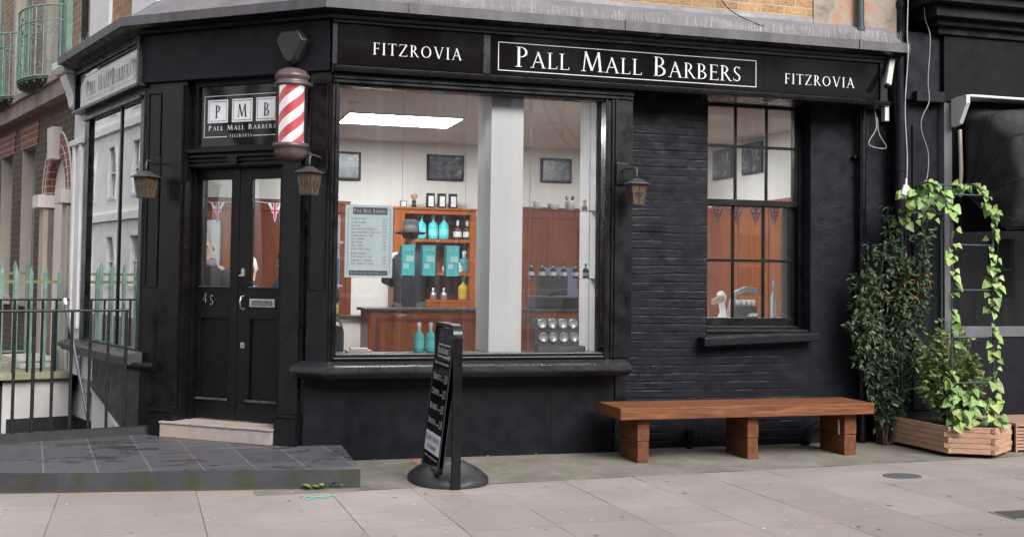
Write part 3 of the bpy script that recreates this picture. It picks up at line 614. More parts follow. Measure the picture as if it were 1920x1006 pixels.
put_text(mb, 'Pall Mall Barbers', 1.238, 2.634, .041, o, -1, .80, .672, bold=1.0, track=.12); put_text(mb, 'FITZROVIA', 1.02, 2.572, .026, o, -1, None, .225, bold=.95, track=.25)
# black letters and thin frames on the white tiles
for xc, ch in ((1.145, 'P'), (.903, 'M'), (.665, 'B')):
    wch = text_w(ch, .105)-.005; put_text(mb, ch, xc+wch/2-.002, 2.737, .105, o+.003, -1, mi=1)
    frame_lines(mb, xc+.088, xc-.088, 2.710, 2.875, o+.0035, -.0035*-1, 1)
mb.build('transom_lettering', [WHITEP, SIGNB], TR, fixn=False)
# doors
def door(x0, x1, gx0, gx1, name='door'):
    b = MB(FB); z0, z1 = .265, 2.325; o0, o1 = -.15, -.195; gz0, gz1 = 1.355, 2.235; px0, px1, pz0, pz1 = gx0+.0, gx1-.0, .425, 1.105
    b.box((x0, o0, z0), (gx0, o1, z1)); b.box((gx1, o0, z0), (x1, o1, z1)); b.box((gx0, o0, z0), (gx1, o1, pz0)); b.box((gx0, o0, pz1), (gx1, o1, gz0)); b.box((gx0, o0, gz1), (gx1, o1, z1))
    b.box((px0, o0-.018, pz0), (px1, o1+.01, pz1))
    d = b.build(name, DOORP, SHOP, bevel=.003)
    b = MB(FB); t = .014
    for (a, c, e, f) in ((px0, px1, pz0, pz0+t), (px0, px1, pz1-t, pz1), (px0, px0+t, pz0, pz1), (px1-t, px1, pz0, pz1)): b.box((a, o0+.004, e), (c, o0-.018, f))
    b.box((px0-.012, o0+.014, pz0-.012), (px1+.012, o0, pz0+.010)); b.box((gx0-.008, o0+.008, gz0-.012), (gx1+.008, o0, gz0)); b.build('panel_moulding', DOORP, d, bevel=.003)
    b = MB(FB); b.box((px0-.014, o0+.018, pz0-.004), (px1+.014, o0+.015, pz0+.014)); b.build('pale_ledge', M('pale_moulding', (.085, .085, .095), .4, .4, 20, col2=(.03, .03, .034)), d, bevel=.002)  # bottom ledge coloured lighter than the door paint
    b = MB(FB); b.box((gx0-.01, o0+.012, gz0-.010), (gx1+.01, o0+.0085, gz0-.002)); b.build('glazing_ledge', MATS['pale_moulding'], d, bevel=.002)
    b = MB(FB); b.box((gx0, -.170, gz0), (gx1, -.175, gz1)); b.build('pane', GLASSD, d)
    return d
D1 = door(.957, 1.370, 1.040, 1.338); D2 = door(.532, .953, .536, .840)
b = MB(FB); put_text(b, '4', 1.305, 1.215, .082, -.150, -1, depth=.004, bold=1.0); put_text(b, '5', 1.235, 1.195, .082, -.150, -1, depth=.004); b.build('house_number', ALU, D1, fixn=False)
b = MB(FB); b.box((.835, -.138, 1.188), (.585, -.15, 1.256)); LB = b.build('letterbox', ALU, D2, bevel=.004); b = MB(FB); b.box((.81, -.132, 1.202), (.61, -.138, 1.240)); b.box((.80, -.127, 1.234), (.62, -.132, 1.242)); b.build('flap', M('tarnished_metal', (.25, .24, .23), .35, .4, 30, .1, 50, .8), LB, bevel=.002)
b = MB(FB); b.tube([(.897, -.15, 1.175), (.897, -.112, 1.18), (.897, -.10, 1.225), (.897, -.112, 1.27), (.897, -.15, 1.277)], .008); b.lathe([(.015, 0), (.015, .006)], (.897, -.15, 1.165)); b.build('handle', ALU, D2)
b = MB(FB); b.prism([(.885, 1.44), (.93, 1.44), (.93, 1.452), (.92, 1.455), (.922, 1.49), (.912, 1.503), (.898, 1.503), (.890, 1.49), (.888, 1.455)], 1, -.15, -.140); b.box((.935, -.125, 1.436), (.885, -.15, 1.448)); b.build('latch', ALU, D2, bevel=.002)
b = MB(FB); b.box((.918, -.145, .853), (.878, -.15, .898)); b.build('lock', ALU, D2, bevel=.002); b = MB(FB); b.box((.902, -.144, .862), (.894, -.146, .884)); b.build('keyhole', DARK, D2)
b = MB(FB); b.box((.575, -.1685, 2.165), (.54, -.1695, 2.225)); b.box((.575, -.168, 2.187), (.54, -.1685, 2.205), 1); b.build('door_sticker', [WHITEP, RED], D2)
# step
mb = MB(FB); mb.box((.425, .115, .131), (1.50, -.30, .24)); mb.box((.415, .125, .24), (1.505, -.30, .256)); mb.build('doorstep', STEP, SHOP, bevel=.003)
# -- fascia
fp = [(.03, 3.03), (.10, 3.035), (.105, 3.055), (.085, 3.075), (.062, 3.082), (.05, 3.09), (.05, 3.09)]
mb = MB(FA); mb.box((-.01, .05, 3.03), (4.955, -.24, 3.47)); FAS = mb.build('fascia', GLOSS, SHOP)
sweep([(FA, .0, 4.965)], [(.048, 3.03), (.105, 3.032), (.112, 3.052), (.092, 3.075), (.064, 3.084), (.048, 3.09)], MATS['black_gloss_paint'], 'fascia_moulding', SHOP, closed=True)
mb = MB(FA); mb.box((-.012, .065, 3.09), (.028, .05, 3.44)); mb.box((1.20, .058, 3.09), (1.262, .05, 3.42)); mb.box((4.88, .075, 3.06), (4.955, .05, 3.47)); mb.box((-.01, .085, 3.415), (4.955, .05, 3.47)); mb.build('fascia_trim', GLOSS, SHOP, bevel=.004)
mb = MB(FA)
for a, b_ in ((.03, .86), (.862, 1.198), (1.264, 2.57), (2.573, 3.72), (3.722, 4.878)): mb.box((a, .056, 3.092), (b_, .0505, 3.413))
SGN = mb.build('sign_panel', SIGNB, SHOP)
mb = MB(FA); o = .056
put_text(mb, 'FITZROVIA', .303, 3.186, .094, o, 1, None, .735, bold=.8, track=.12)
put_text(mb, 'Pall Mall Barbers', 1.468, 3.166, .165, o, 1, .80, 2.05, bold=.74); put_text(mb, 'FITZROVIA', 3.925, 3.178, .090, o, 1, None, .715, bold=.8, track=.12)
frame_lines(mb, 1.326, 3.652, 3.127, 3.360, o+.0015, .006)
mb.build('sign_lettering', WHITEP, SGN, fixn=False)
mb = MB(FB); mb.box((-.0, .045, 3.045), (SB+.02, -.30, 3.45)); mb.build('chamfer_fascia', PANEL, SHOP, bevel=.004)
# left fascia on the side street
mb = MB(FC); mb.box((-.02, .045, 3.04), (2.16, -.2, 3.45)); mb.box((-.02, .09, 3.02), (2.18, 0, 3.05)); mb.box((-.02, .08, 3.04), (.04, .045, 3.45)); mb.box((2.10, .08, 3.04), (2.16, .045, 3.45)); mb.box((.04, .075, 3.40), (2.10, .045, 3.45)); mb.build('side_fascia', GLOSS, SHOP, bevel=.005)
mb = MB(FC); mb.box((.045, .052, 3.055), (1.07, .047, 3.395)); mb.box((1.075, .052, 3.055), (2.095, .047, 3.395)); m_, n_, l_, p_ = nmat('side_sign_glass'); p_.inputs['Base Color'].default_value = (.01, .01, .012, 1); p_.inputs['Roughness'].default_value = .04; p_.inputs['Specular IOR Level'].default_value = 1.0; p_.inputs['IOR'].default_value = 3.4
SSG = mb.build('side_sign_panel', m_, SHOP)
mb = MB(FC); put_text(mb, 'Pall Mall Barbers', 1.78, 3.15, .15, .052, -1, .8, 1.5); frame_lines(mb, 1.95, .16, 3.11, 3.35, .0535, .006*1); mb.build('side_sign_lettering', WHITEP, SSG, fixn=False)
# -- cornice: black bed moulding, lead edge, lead slope, all round the corner
path = [(FC, 2.12, 0), (FB, SB, 0), (FA, 0, 5.06)]
sweep(path, [(.05, 3.44), (.10, 3.445), (.115, 3.465), (.18, 3.475), (.225, 3.495), (.232, 3.51), (-.20, 3.52)], MATS['black_gloss_paint'], 'cornice', SHOP)
sweep(path, [(.225, 3.490), (.250, 3.488), (.252, 3.562), (.235, 3.570)], LEAD, 'lead_edge', SHOP)
sweep(path, [(.236, 3.569), (.15, 3.600), (.06, 3.66), (-.04, 3.745), (-.09, 3.775), (-.094, 3.812)], LEADL, 'lead_flashing', SHOP)
mb = MB(FA); rr = random.Random(5)
for x in (.55, 2.35, 4.55): mb = MB(FA); mb.box((x, .262, 3.485), (x+.018, .235, 3.572)); mb.build('lead_joint', LEAD, SHOP)
mb = MB(FA); mb.box((5.055, .252, 3.488), (5.065, -.2, 3.57)); mb.build('lead_end', LEAD, SHOP)
mb = MB(FA)
x = -.05
while x < 5.02:
    big = x > 4.3
    for q in range(2 if not big else 3):
        l = rr.uniform(.075, .105)*(1.15 if big else 1); lean = rr.uniform(-.25, .25)*(2.2 if big else 1)
        mb.tube([(x+q*.006, .185, 3.578), (x+q*.006+lean*l, .185+rr.uniform(-.03, .03), 3.578+l)], .0010, n=3, cap=False)
    x += rr.uniform(.022, .034)
x = .1
while x < 2.3:
    F = FC; mb.tube([(x, .15, 3.585), (x+rr.uniform(-.05, .05), .16, 3.68)], .0011, n=3, cap=False) if False else None
    x += .05
mb.build('bird_spikes', M('spike_wire', (.40, .39, .40), .4, .1, 9, 0, 60, .7), SHOP)
mb = MB()
for k in range(40):
    s_ = .25+k*.04; p = FC@Vector((s_, .18, 3.58)); mb.tube([p, FC@Vector((s_+rr.uniform(-.05, .05), .18+rr.uniform(-.04, .04), 3.58+rr.uniform(.05, .11)))], .0011, n=3, cap=False)
mb.build('side_bird_spikes', M('spike_wire', (.5, .49, .48)), SHOP)
# -- upper brick walls
def upper(F, x0, x1, name, mat=STOCK, o=-.25, z0=3.6): 
    b = MB(F); b.add([(x0, o, z0), (x1, o, z0), (x1, o, 7.5), (x0, o, 7.5)], [(0, 1, 2, 3)]); return b.build(name, mat, SHOP)
sweep([(FC, 2.4, 0), (FB, SB, 0), (FA, 0, 4.30)], [(-.10, 3.6), (-.10, 7.5)], STOCK, 'upper_brick_wall', SHOP)
mb = MB(FA); mb.box((4.30, -.085, 3.6), (5.2, -.4, 7.5)); mb.build('rendered_pier', PLASTER, SHOP)
mb = MB(FC)
for a, b_ in ((1.50, 2.22), (.02, .76)):
    mb = MB(FC); mb.box((a, -.07, 3.62), (b_, -.2, 6)); mb.build('white_window_pier', WHITES, SHOP, bevel=.01)
mb = MB(FW); pts = [KB+dC*9-nC*6, KB+dC*2.4-nC*.25, KB-nC*.12-nB*.1, K-nB*.25, Vector((5.2, .25, 0)), Vector((5.2, 7, 0)), Vector((-3, 9, 0))]
mb.add([(p.x, p.y, 7.5) for p in pts], [tuple(range(len(pts)))]); mb.build('roof', DARK, SHOP)

# -- side shopfront (side street)
mb = MB(FC); rectframe(mb, .02, 1.97, .76, 3.04, .01, -.10, .10, .17, .06, .11); mb.box((.745, -.005, .82), (.79, -.09, 2.93)); mb.box((.08, .035, 2.93), (1.95, .01, 2.965))
mb.box((0, .0, .0), (.0201, -.2, 3.04))
CW = mb.build('side_window', GLOSS, SHOP, bevel=.006)
for a_, b_ in ((.12, .745), (.79, 1.80)): mb = MB(FC); mb.box((a_, -.018, .82), (b_, -.024, 2.93)); mb.build('side_pane', GLASSC, CW)
mb = MB(FC); mb.prism([(0, .80), (.13, .78), (.16, .765), (.16, .735), (.135, .725), (.12, .70), (.06, .69), (.04, .66), (0, .65)], 0, -.06, 2.18); mb.build('side_sill', M('grey_worn_sill', (.035, .034, .038), .4, .3, 8), SHOP, bevel=.004)
mb = MB(FC); mb.add([(-.0, -.02, .66), (1.56, -.02, .66), (1.56, -.02, .36), (-.0, -.02, -.05)], [(0, 1, 2, 3)]); mb.build('side_stallriser', M('side_riser_paint', (.03, .029, .03), .5, .2, 4), SHOP)
mb = MB(FC); mb.add([(-.0, -.035, .40), (1.6, -.035, .40), (1.6, -.035, -1.9), (-.0, -.035, -1.9)], [(0, 1, 2, 3)]); mb.add([(-.0, -.02, -.05), (1.56, -.02, .36), (1.56, .02, .37), (0, .02, -.04)], [(0, 1, 2, 3)]); mb.build('white_plinth', WHITES, SHOP)
mb = MB(FC); mb.box((1.97, .0, .45), (2.42, -.3, 3.40)); mb.box((2.02, .03, .9), (2.10, 0, 2.75)); mb.box((2.28, .03, .9), (2.36, 0, 2.75)); mb.box((1.95, .045, 2.72), (2.45, 0, 2.78)); mb.box((1.94, .03, .45), (2.46, 0, .75)); mb.box((1.56, -.02, .42), (1.97, -.3, .66)); mb.build('white_pilaster', WHITES, SHOP, bevel=.01)
mb = MB(FC); mb.prism([(0, 3.43), (.17, 3.45), (.20, 3.50), (.20, 3.57), (0, 3.58)], 0, 2.13, 2.56); mb.prism([(0, 3.10), (.05, 3.12), (.07, 3.22), (.12, 3.35), (.15, 3.429), (0, 3.429)], 0, 2.20, 2.46); mb.build('pilaster_bracket', WHITES, SHOP, bevel=.01)

# ================================================================== INTERIOR
BY, CZ, FZ = 4.5, 3.06, .27
mb = MB(); mb.add([(-3, .3, FZ), (-1.3, .4, FZ), (5.1, .3, FZ), (5.1, BY, FZ), (-3, BY, FZ)], [(0, 1, 2, 3, 4)])
cpoly = [KB-nC*.05+dC*.05, KB-nB*.30-nC*.05, Vector((.1, .31, 0)), Vector((2.3, .31, 0)), Vector((2.3, .63, 0)), Vector((5.1, .63, 0)), Vector((5.1, BY, 0)), KB+dC*3.6-nC*.1]
MB().add([(p.x, p.y, FZ) for p in cpoly], [tuple(range(len(cpoly)))]).build('floor', IFLOOR, SHOP)
cpoly2 = [KB-nC*.05+dC*.05, KB-nB*.10-nC*.05, K-nB*.1, Vector((5.1, .1, 0))]+cpoly[6:]
MB().add([(p.x, p.y, CZ) for p in cpoly2], [tuple(range(len(cpoly2)))]).build('ceiling', ICEIL, SHOP)
mb = MB(); mb.box((-2.40, BY, 0), (5.3, BY+.1, 3.2)); mb.box((5.1, .62, 0), (5.25, BY, 3.2))
mb.build('interior_wall', IWALL, SHOP)
mb = MB(FC); mb.box((2.0, -.1, 0), (3.9, -.2, 3.2)); mb.build('interior_side_wall', IWALL, SHOP)
ca, cb = at(919, 400, .18).x, at(980, 400, .18).x
mb = MB(); mb.box((ca, .18, .835), (cb, .60, CZ-.001)); mb.build('white_column', ICOL, SHOP, bevel=.004)
mb = MB(); mb.box((2.30, .13, .835), (2.345, .61, CZ-.002)); mb.box((2.30, .62, 0), (3.33, .66, CZ-.002)); mb.build('window_pier_lining', ICOL, SHOP)
# panelling: back wall, right wall
def panelwall(mb, x0, x1, n, y=BY, zt=2.28):
    mb.box((x0, y-.03, FZ), (x1, y-.001, zt)); mb.box((x0-.01, y-.06, zt), (x1+.01, y-.002, zt+.045))
    for i in range(n+1):
        x = x0+(x1-x0)*i/n; mb.box((x-.035, y-.045, FZ+.1), (x+.035, y-.03, zt))
    mb.box((x0, y-.047, FZ), (x1, y-.03, FZ+.12)); mb.box((x0, y-.047, zt-.09), (x1, y-.031, zt-.001))
for q in ((-2.3, .80, 6), (2.75, 5.06, 5)): mb = MB(); panelwall(mb, *q); mb.build('back_panelling', IWOODD, SHOP, bevel=.004)
mb = MB(); mb.box((5.07, .7, FZ), (5.099, BY-.07, 2.29)); mb.box((5.05, .7, 2.29), (5.099, BY-.07, 2.335))
for y in (.9, 1.6, 2.3, 3.0, 3.7): mb.box((5.055, y-.05, FZ), (5.07, y+.05, 2.289))
mb.build('side_panelling', IWOOD, SHOP, bevel=.004)
# ceiling light panel and downlights
mb = MB(); p = [atz(637-6, 225, CZ), atz(676, 212, CZ), atz(855, 230, CZ), atz(808, 239, CZ)]
x0, x1, y0_, y1_ = .46, 1.60, 2.22, 2.95
lt = thing('ceiling_light', 'long white rectangular light panel flush in the shop ceiling', 'light', (1.03, 2.6, CZ))
mb.box((x0, y0_, CZ-.018), (x1, y1_, CZ-.006)); mb.build('light_diffuser', LIGHTP, lt); mb = MB(); rect = ((x0-.02, y0_-.02, x1+.02, y0_), (x0-.02, y1_, x1+.02, y1_+.02), (x0-.02, y0_, x0, y1_), (x1, y0_, x1+.02, y1_))
for a in rect: mb.box((a[0], a[1], CZ-.02), (a[2], a[3], CZ-.001))
mb.build('light_frame', WHITEP, lt)
lt_fill = dup(lt, (2.6, -.1, 0), 'added unseen ceiling panel brightening the room behind the paned sash window', scale=.62)  # extra panel added out of sight to light the sash window room
k = 0
for px, py, lab in ((669, 193, 'small round ceiling downlight above and left of the long light panel'), (1039, 233, 'small round ceiling downlight right of the white column'), (1339, 197, 'small round ceiling downlight seen in the top left pane of the sash window')):
    q = atz(px, py, CZ)
    d = thing('ceiling_downlight', lab, 'downlight', (q.x, q.y, CZ), 'round downlights in the shop ceiling')
    b = MB(); b.lathe([(.06, -.004), (.078, -.008), (.082, -.001)], (q.x, q.y, CZ)); b.build('trim_ring', WHITEP, d); b = MB(); b.lathe([(.001, -.0035), (.059, -.0035)], (q.x, q.y, CZ)); b.build('lamp_lens', SPOTL, d)
def plight(n_, loc, e, sz): 
    l = bpy.data.lights.new(n_, 'AREA'); l.energy = e; l.size = sz; l.color = (1, .97, .92); o = bpy.data.objects.new(n_, l); S.collection.objects.link(o); o.location = loc; return o

def wallholes(F, x0, x1, z0, z1, holes, o, depth, mb=None):
    mb = mb or MB(F); xs = sorted({x0, x1, *[h[0] for h in holes], *[h[1] for h in holes]}); zs = sorted({z0, z1, *[h[2] for h in holes], *[h[3] for h in holes]})
    for i in range(len(xs)-1):
        for j in range(len(zs)-1):
            cx, cz = (xs[i]+xs[i+1])/2, (zs[j]+zs[j+1])/2
            if any(h[0] < cx < h[1] and h[2] < cz < h[3] for h in holes): continue
            mb.add([(xs[i], o, zs[j]), (xs[i+1], o, zs[j]), (xs[i+1], o, zs[j+1]), (xs[i], o, zs[j+1])], [(0, 1, 2, 3)])
    return mb
def reveal(mb, h, o, d, mi=0):
    a, b, c, e = h
    for q in (((a, c), (a, e)), ((b, c), (b, e)), ((a, e), (b, e)), ((a, c), (b, c))):
        (u, v), (u2, v2) = q; mb.add([(u, o, v), (u2, o, v2), (u2, o-d, v2), (u, o-d, v)], [(0, 1, 2, 3)], mi)

# ================================================================== SASH WINDOW (part of the shop)
mb = MB(FA); yo = -.40
rectframe(mb, 3.32, 4.395, .985, 3.10, yo+.02, yo-.10, .06, .065, .06, .05)
SH = mb.build('sash_window', DOORP, SHOP, bevel=.004)
mb = MB(FA); rectframe(mb, 3.38, 4.33, 2.13, 3.05, yo+.005, yo-.035, .035, .04, .055, .03)
for x in (at(1380, 300, .4).x, at(1438, 300, .4).x): mb.box((x-.011, yo-.002, 2.18), (x+.011, yo-.03, 3.03))
mb.box((3.41, yo-.003, 2.655), (4.30, yo-.029, 2.68)); US = mb.build('upper_sash', DOORP, SH, bevel=.003)
mb = MB(FA); rectframe(mb, 3.38, 4.33, 1.045, 2.165, yo-.04, yo-.075, .035, .04, .075, .04)
for x in (at(1375, 500, .44).x, at(1432, 500, .44).x): mb.box((x-.012, yo-.042, 1.11), (x+.012, yo-.07, 2.14))
mb.box((3.41, yo-.043, 1.625), (4.30, yo-.069, 1.652)); LS = mb.build('lower_sash', DOORP, SH, bevel=.003)
mb = MB(FA); mb.box((3.41, yo-.014, 2.18), (4.295, yo-.018, 3.02)); mb.build('upper_panes', GLASSD, SH); mb = MB(FA); mb.box((3.41, yo-.054, 1.115), (4.295, yo-.058, 2.13)); mb.build('lower_panes', GLASSD, SH)
mb = MB(FA); mb.box((3.35, -.27, .986), (4.37, -.40, 1.02)); mb.add([(3.25, -.24, .885), (4.385, -.24, .93), (4.385, -.24, 1.005), (3.25, -.24, .965), (3.25, -.10, .88), (4.385, -.10, .925), (4.385, -.10, 1.0), (3.25, -.10, .958)], [(0, 3, 2, 1), (4, 5, 6, 7), (0, 1, 5, 4), (1, 2, 6, 5), (2, 3, 7, 6), (3, 0, 4, 7)])
mb.build('stone_sill', MATT, SHOP, bevel=.012)

# ================================================================== INTERIOR THINGS
def P(px, py, Y): q = at(px, py, Y); return q
def box_thing(name, label, cat, a, b, m, group=None, bevel=.003):
    t = thing(name, label, cat, ((a[0]+b[0])/2, (a[1]+b[1])/2, min(a[2], b[2])), group); return t
def lat(name, prof, c, m, parent, n=16, sx=1, sy=1): b = MB(); b.lathe(prof, c, n, sx=sx, sy=sy); return b.build(name, m, parent)
GLSHELF = glass('green_glass_shelf', 1.0, .06, (.75, .9, .87)); WIRE = M('hanging_wire', (.30, .29, .28), .4, .1, 9, 0, 60, .8)
def glass_shelf(label, xa, xb, z, y0_=.22, y1_=.38):
    t = thing('glass_shelf', label, 'shelf', ((xa+xb)/2, y0_, z), 'glass shelves hung on wires in the big window')
    b = MB(); b.box((xa, y0_, z-.008), (xb, y1_, z)); b.build('shelf_pane', GLSHELF, t)
    for x in (xa+.06, xb-.06):
        b = MB(); b.tube([(x, y0_+.01, .835), (x, y0_+.01, CZ)], .0016, n=5); b.build('suspension_wire', WIRE, t)
        b = MB(); b.lathe([(.006, -.014), (.006, .006)], (x, y0_+.01, z), 8); b.build('wire_clamp', ALU, t)
    return t
z1 = P(800, 517, .3).z
glass_shelf('glass shelf behind the price list carrying three tall turquoise cartons', P(735, 518, .3).x, P(880, 518, .3).x, z1)
z2, z3 = P(1050, 394, .3).z, P(1050, 521, .3).z
glass_shelf('upper glass shelf right of the white column with jars and a brush', P(975, 395, .3).x, P(1112, 395, .3).x, z2)
glass_shelf('lower glass shelf right of the white column with dark capped bottles', P(975, 520, .3).x, P(1112, 520, .3).x, z3)
for px, tx, lab in ((764, 'CHLA', 'tall turquoise carton at the left end of the glass shelf beside the price list'), (802.5, 'LADD', 'middle of the three tall turquoise cartons on the glass shelf'), (847, 'CHLAD', 'tall turquoise carton at the right end of the glass shelf')):
    x = P(px, 500, .28).x; t = thing('turquoise_carton', lab, 'carton', (x, .29, z1), 'tall turquoise cartons on the window shelf')
    b = MB(); b.box((x-.054, .245, z1+.001), (x+.054, .34, z1+.25)); bd = b.build('carton_body', M('bright_teal_card', (.10, .62, .65), .5, .05, 6, 0), t, bevel=.002)
    b = MB(FA); put_text(b, tx, x-.050, z1+.205, .024, -.243, 1, width=.098); b.box((x-.04, -.2445, z1+.06), (x+.005, -.2435, z1+.10)); b.box((x-.02, -.2445, z1+.115), (x+.045, -.2435, z1+.165)); b.build('carton_lettering', M('pale_teal_print', (.50, .82, .82), .5, .05, 6, 0), bd, fixn=False)
BOT = [(.001, 0), (.038, .002), (.041, .012), (.041, .115), (.036, .135), (.016, .155), (.0135, .162)]
def bottle(x, y, z, lab, h=.23, m=TEAL, cap=WHITEP, r=.041, group='turquoise bottles', neck=True, label_m=None, nm='turquoise_bottle'):
    t = thing(nm, lab, 'bottle', (x, y, z), group); k = h/.23; q = r/.041
    lat('bottle_body', [(a*q, c*k) for a, c in BOT], (x, y, z+.001), m, t); lat('neck', [(.0135*q, .16*k), (.0125*q, .195*k), (.0125*q, .20*k)], (x, y, z), M('clear_neck', (.45, .55, .55), .2, .1, 9, 0), t, 12)
    lat('cap', [(.015*q, .195*k), (.015*q, .229*k), (.001, .23*k)], (x, y, z), cap, t, 12)
    if label_m: b = MB(); b.lathe([(r+.0006, .035*k), (r+.0006, .095*k)], (x, y, z), 16); b.build('paper_label', label_m, t)
    return t
for px, lab in ((786, 'turquoise bottle on the window ledge left of its twin'), (808, 'turquoise bottle on the window ledge nearest the pavement sign')):
    x = P(px, 650, .25).x; bottle(x, .27, .836, lab, .245, r=.044, group='turquoise bottles on the window ledge', label_m=TEALD)
# orange shelf unit on the back wall
UX0, UX1, UY = P(740, 400, 4.15).x, P(893, 400, 4.15).x, 4.15; SU = thing('shelf_unit', 'orange wooden shelf unit against the back wall holding turquoise bottles', 'shelving', ((UX0+UX1)/2, 4.3, FZ))
ut = P(800, 393, UY).z; zs = [P(800, 448, UY).z, P(800, 510, UY).z, P(800, 562, UY).z]
b = MB(); b.box((UX0, UY, FZ), (UX0+.12, BY-.002, ut)); b.box((UX1-.07, UY, FZ), (UX1, BY-.002, ut)); b.box((UX0-.02, UY-.02, ut), (UX1+.02, BY-.002, ut+.025)); b.box((UX0+.12, UY, ut-.05), (UX1-.07, BY-.002, ut-.001)); b.build('carcass', IWOOD, SU, bevel=.003)
for z_ in zs: b = MB(); b.box((UX0+.121, UY+.005, z_-.035), (UX1-.071, BY-.04, z_)); b.build('shelf', IWOOD, SU, bevel=.002)
b = MB(); b.box((UX0+.121, BY-.04, FZ), (UX1-.071, BY-.003, ut-.05)); b.build('back_board', IWOODD, SU)
b = MB(); b.box((UX0+.122, UY+.01, FZ), (UX1-.072, UY+.03, zs[2]-.037)); b.build('cupboard_door', IWOOD, SU, bevel=.003)
for k, (px, lab) in enumerate(((790, 'turquoise bottle on the top shelf just right of the dark hat'), (812, 'turquoise bottle on the top shelf, middle of the row'), (832, 'turquoise bottle at the right of the row on the top shelf'))):
    bottle(P(px, 440, 4.28).x, 4.28, zs[0], lab, .31, r=.058, group='turquoise bottles on the orange shelf unit', label_m=TEALD)
for k, (px, lab) in enumerate(((858, 'clear bottle with white label on the top shelf, left of two'), (876, 'clear bottle with white label on the top shelf, right of two'))):
    bottle(P(px, 440, 4.28).x, 4.28, zs[0], lab, .24, m=M('brown_liquid', (.06, .03, .02), .15), r=.05, group='labelled bottles on the orange shelf unit', label_m=WHITEP, nm='labelled_bottle')
for px, lab in ((870, 'turquoise jar on the second shelf at the right end'),):
    bottle(P(px, 500, 4.28).x, 4.28, zs[1], lab, .26, m=M('dull_teal', (.06, .22, .24), .3), r=.07, group=None, nm='turquoise_jar')
for k, px in enumerate((835, 848, 862)):
    bottle(P(px, 505, 4.25).x, 4.25, zs[1], ('small pale pot on the second shelf left of two more', 'small pale pot on the second shelf between two others', 'small pale pot on the second shelf beside the turquoise jar')[k], .12, m=M('pale_pot', (.45, .42, .38), .4), r=.04, group='small pots on the second shelf', nm='pale_pot')
for px, lab, m_ in ((868, 'yellow bottle on the lowest shelf by the white column', M('yellow_liquid', (.42, .30, .02), .3)), (812, 'small glass on the lowest shelf below the cartons, left one', ALU), (832, 'small glass on the lowest shelf below the cartons, right one', ALU)):
    bottle(P(px, 555, 4.25).x, 4.25, zs[2], lab, .28 if 'yellow' in lab else .14, m=m_, r=.06 if 'yellow' in lab else .04, group=None, nm='shelf_bottle')
for px, lab in ((808, 'black and white carton on top of the shelf unit, leftmost of three'), (829, 'black and white carton on top of the shelf unit, middle of three'), (850, 'black and white carton on top of the shelf unit, rightmost of three')):
    x = P(px, 380, 4.2).x; t = thing('upright_carton', lab, 'carton', (x, 4.23, ut+.026), 'black and white cartons on the shelf unit')
    b = MB(); b.box((x-.044, 4.19, ut+.0255), (x+.044, 4.27, ut+.20)); q = b.build('carton_body', DARK, t); b = MB(); b.box((x-.030, 4.187, ut+.045), (x+.030, 4.19, ut+.165)); b.build('paper_label', WHITEP, q)
x = P(777, 380, 4.2).x; t = thing('shaving_brush', 'shaving brush with pale bristles standing on the shelf unit', 'brush', (x, 4.22, ut+.026)); lat('brush_handle', [(.03, 0), (.032, .02), (.02, .045), (.028, .07), (.02, .085)], (x, 4.22, ut+.026), DARK, t); lat('bristles', [(.02, .084), (.045, .13), (.042, .15), (.01, .165), (.001, .166)], (x, 4.22, ut+.026), M('bristle', (.34, .24, .15), .9, .3, 30, .5, 90), t)
x = P(757, 380, 4.2).x; t = thing('small_card', 'small framed white card standing at the left end of the shelf unit', 'card', (x, 4.22, ut+.026)); b = MB(); b.box((x-.04, 4.215, ut+.026), (x+.04, 4.225, ut+.10)); q = b.build('card_frame', DARK, t); b = MB(); b.box((x-.03, 4.213, ut+.034), (x+.03, 4.215, ut+.092)); b.build('card_face', WHITEP, q)
# reception desk
DX0, DX1 = P(690, 620, 2.5).x, P(1098, 620, 2.5).x; dz = P(800, 578, 2.5).z
t = thing('reception_desk', 'long orange reception desk with dark worktop across the shop', 'desk', ((DX0+DX1)/2, 2.8, FZ))
b = MB(); b.box((DX0, 2.5, FZ), (DX1, 3.0, dz-.03)); b.build('desk_body', IWOOD, t, bevel=.006); b = MB(); b.box((DX0-.04, 2.46, dz-.03), (DX1+.03, 3.04, dz)); b.build('worktop', M('dark_worktop', (.035, .032, .03), .3), t, bevel=.006)
for k in range(3): x = DX0+.08+k*(DX1-DX0)/3; b = MB(); rectframe(b, x, x+(DX1-DX0)/3-.12, FZ+.1, dz-.1, -2.5+.012, -2.5, .04, .04, .04, .04); b2 = MB(FA); rectframe(b2, x, x+(DX1-DX0)/3-.12, FZ+.1, dz-.1, -2.488, -2.5, .04, .04, .04, .04); b2.build('desk_panel', IWOODD, t)
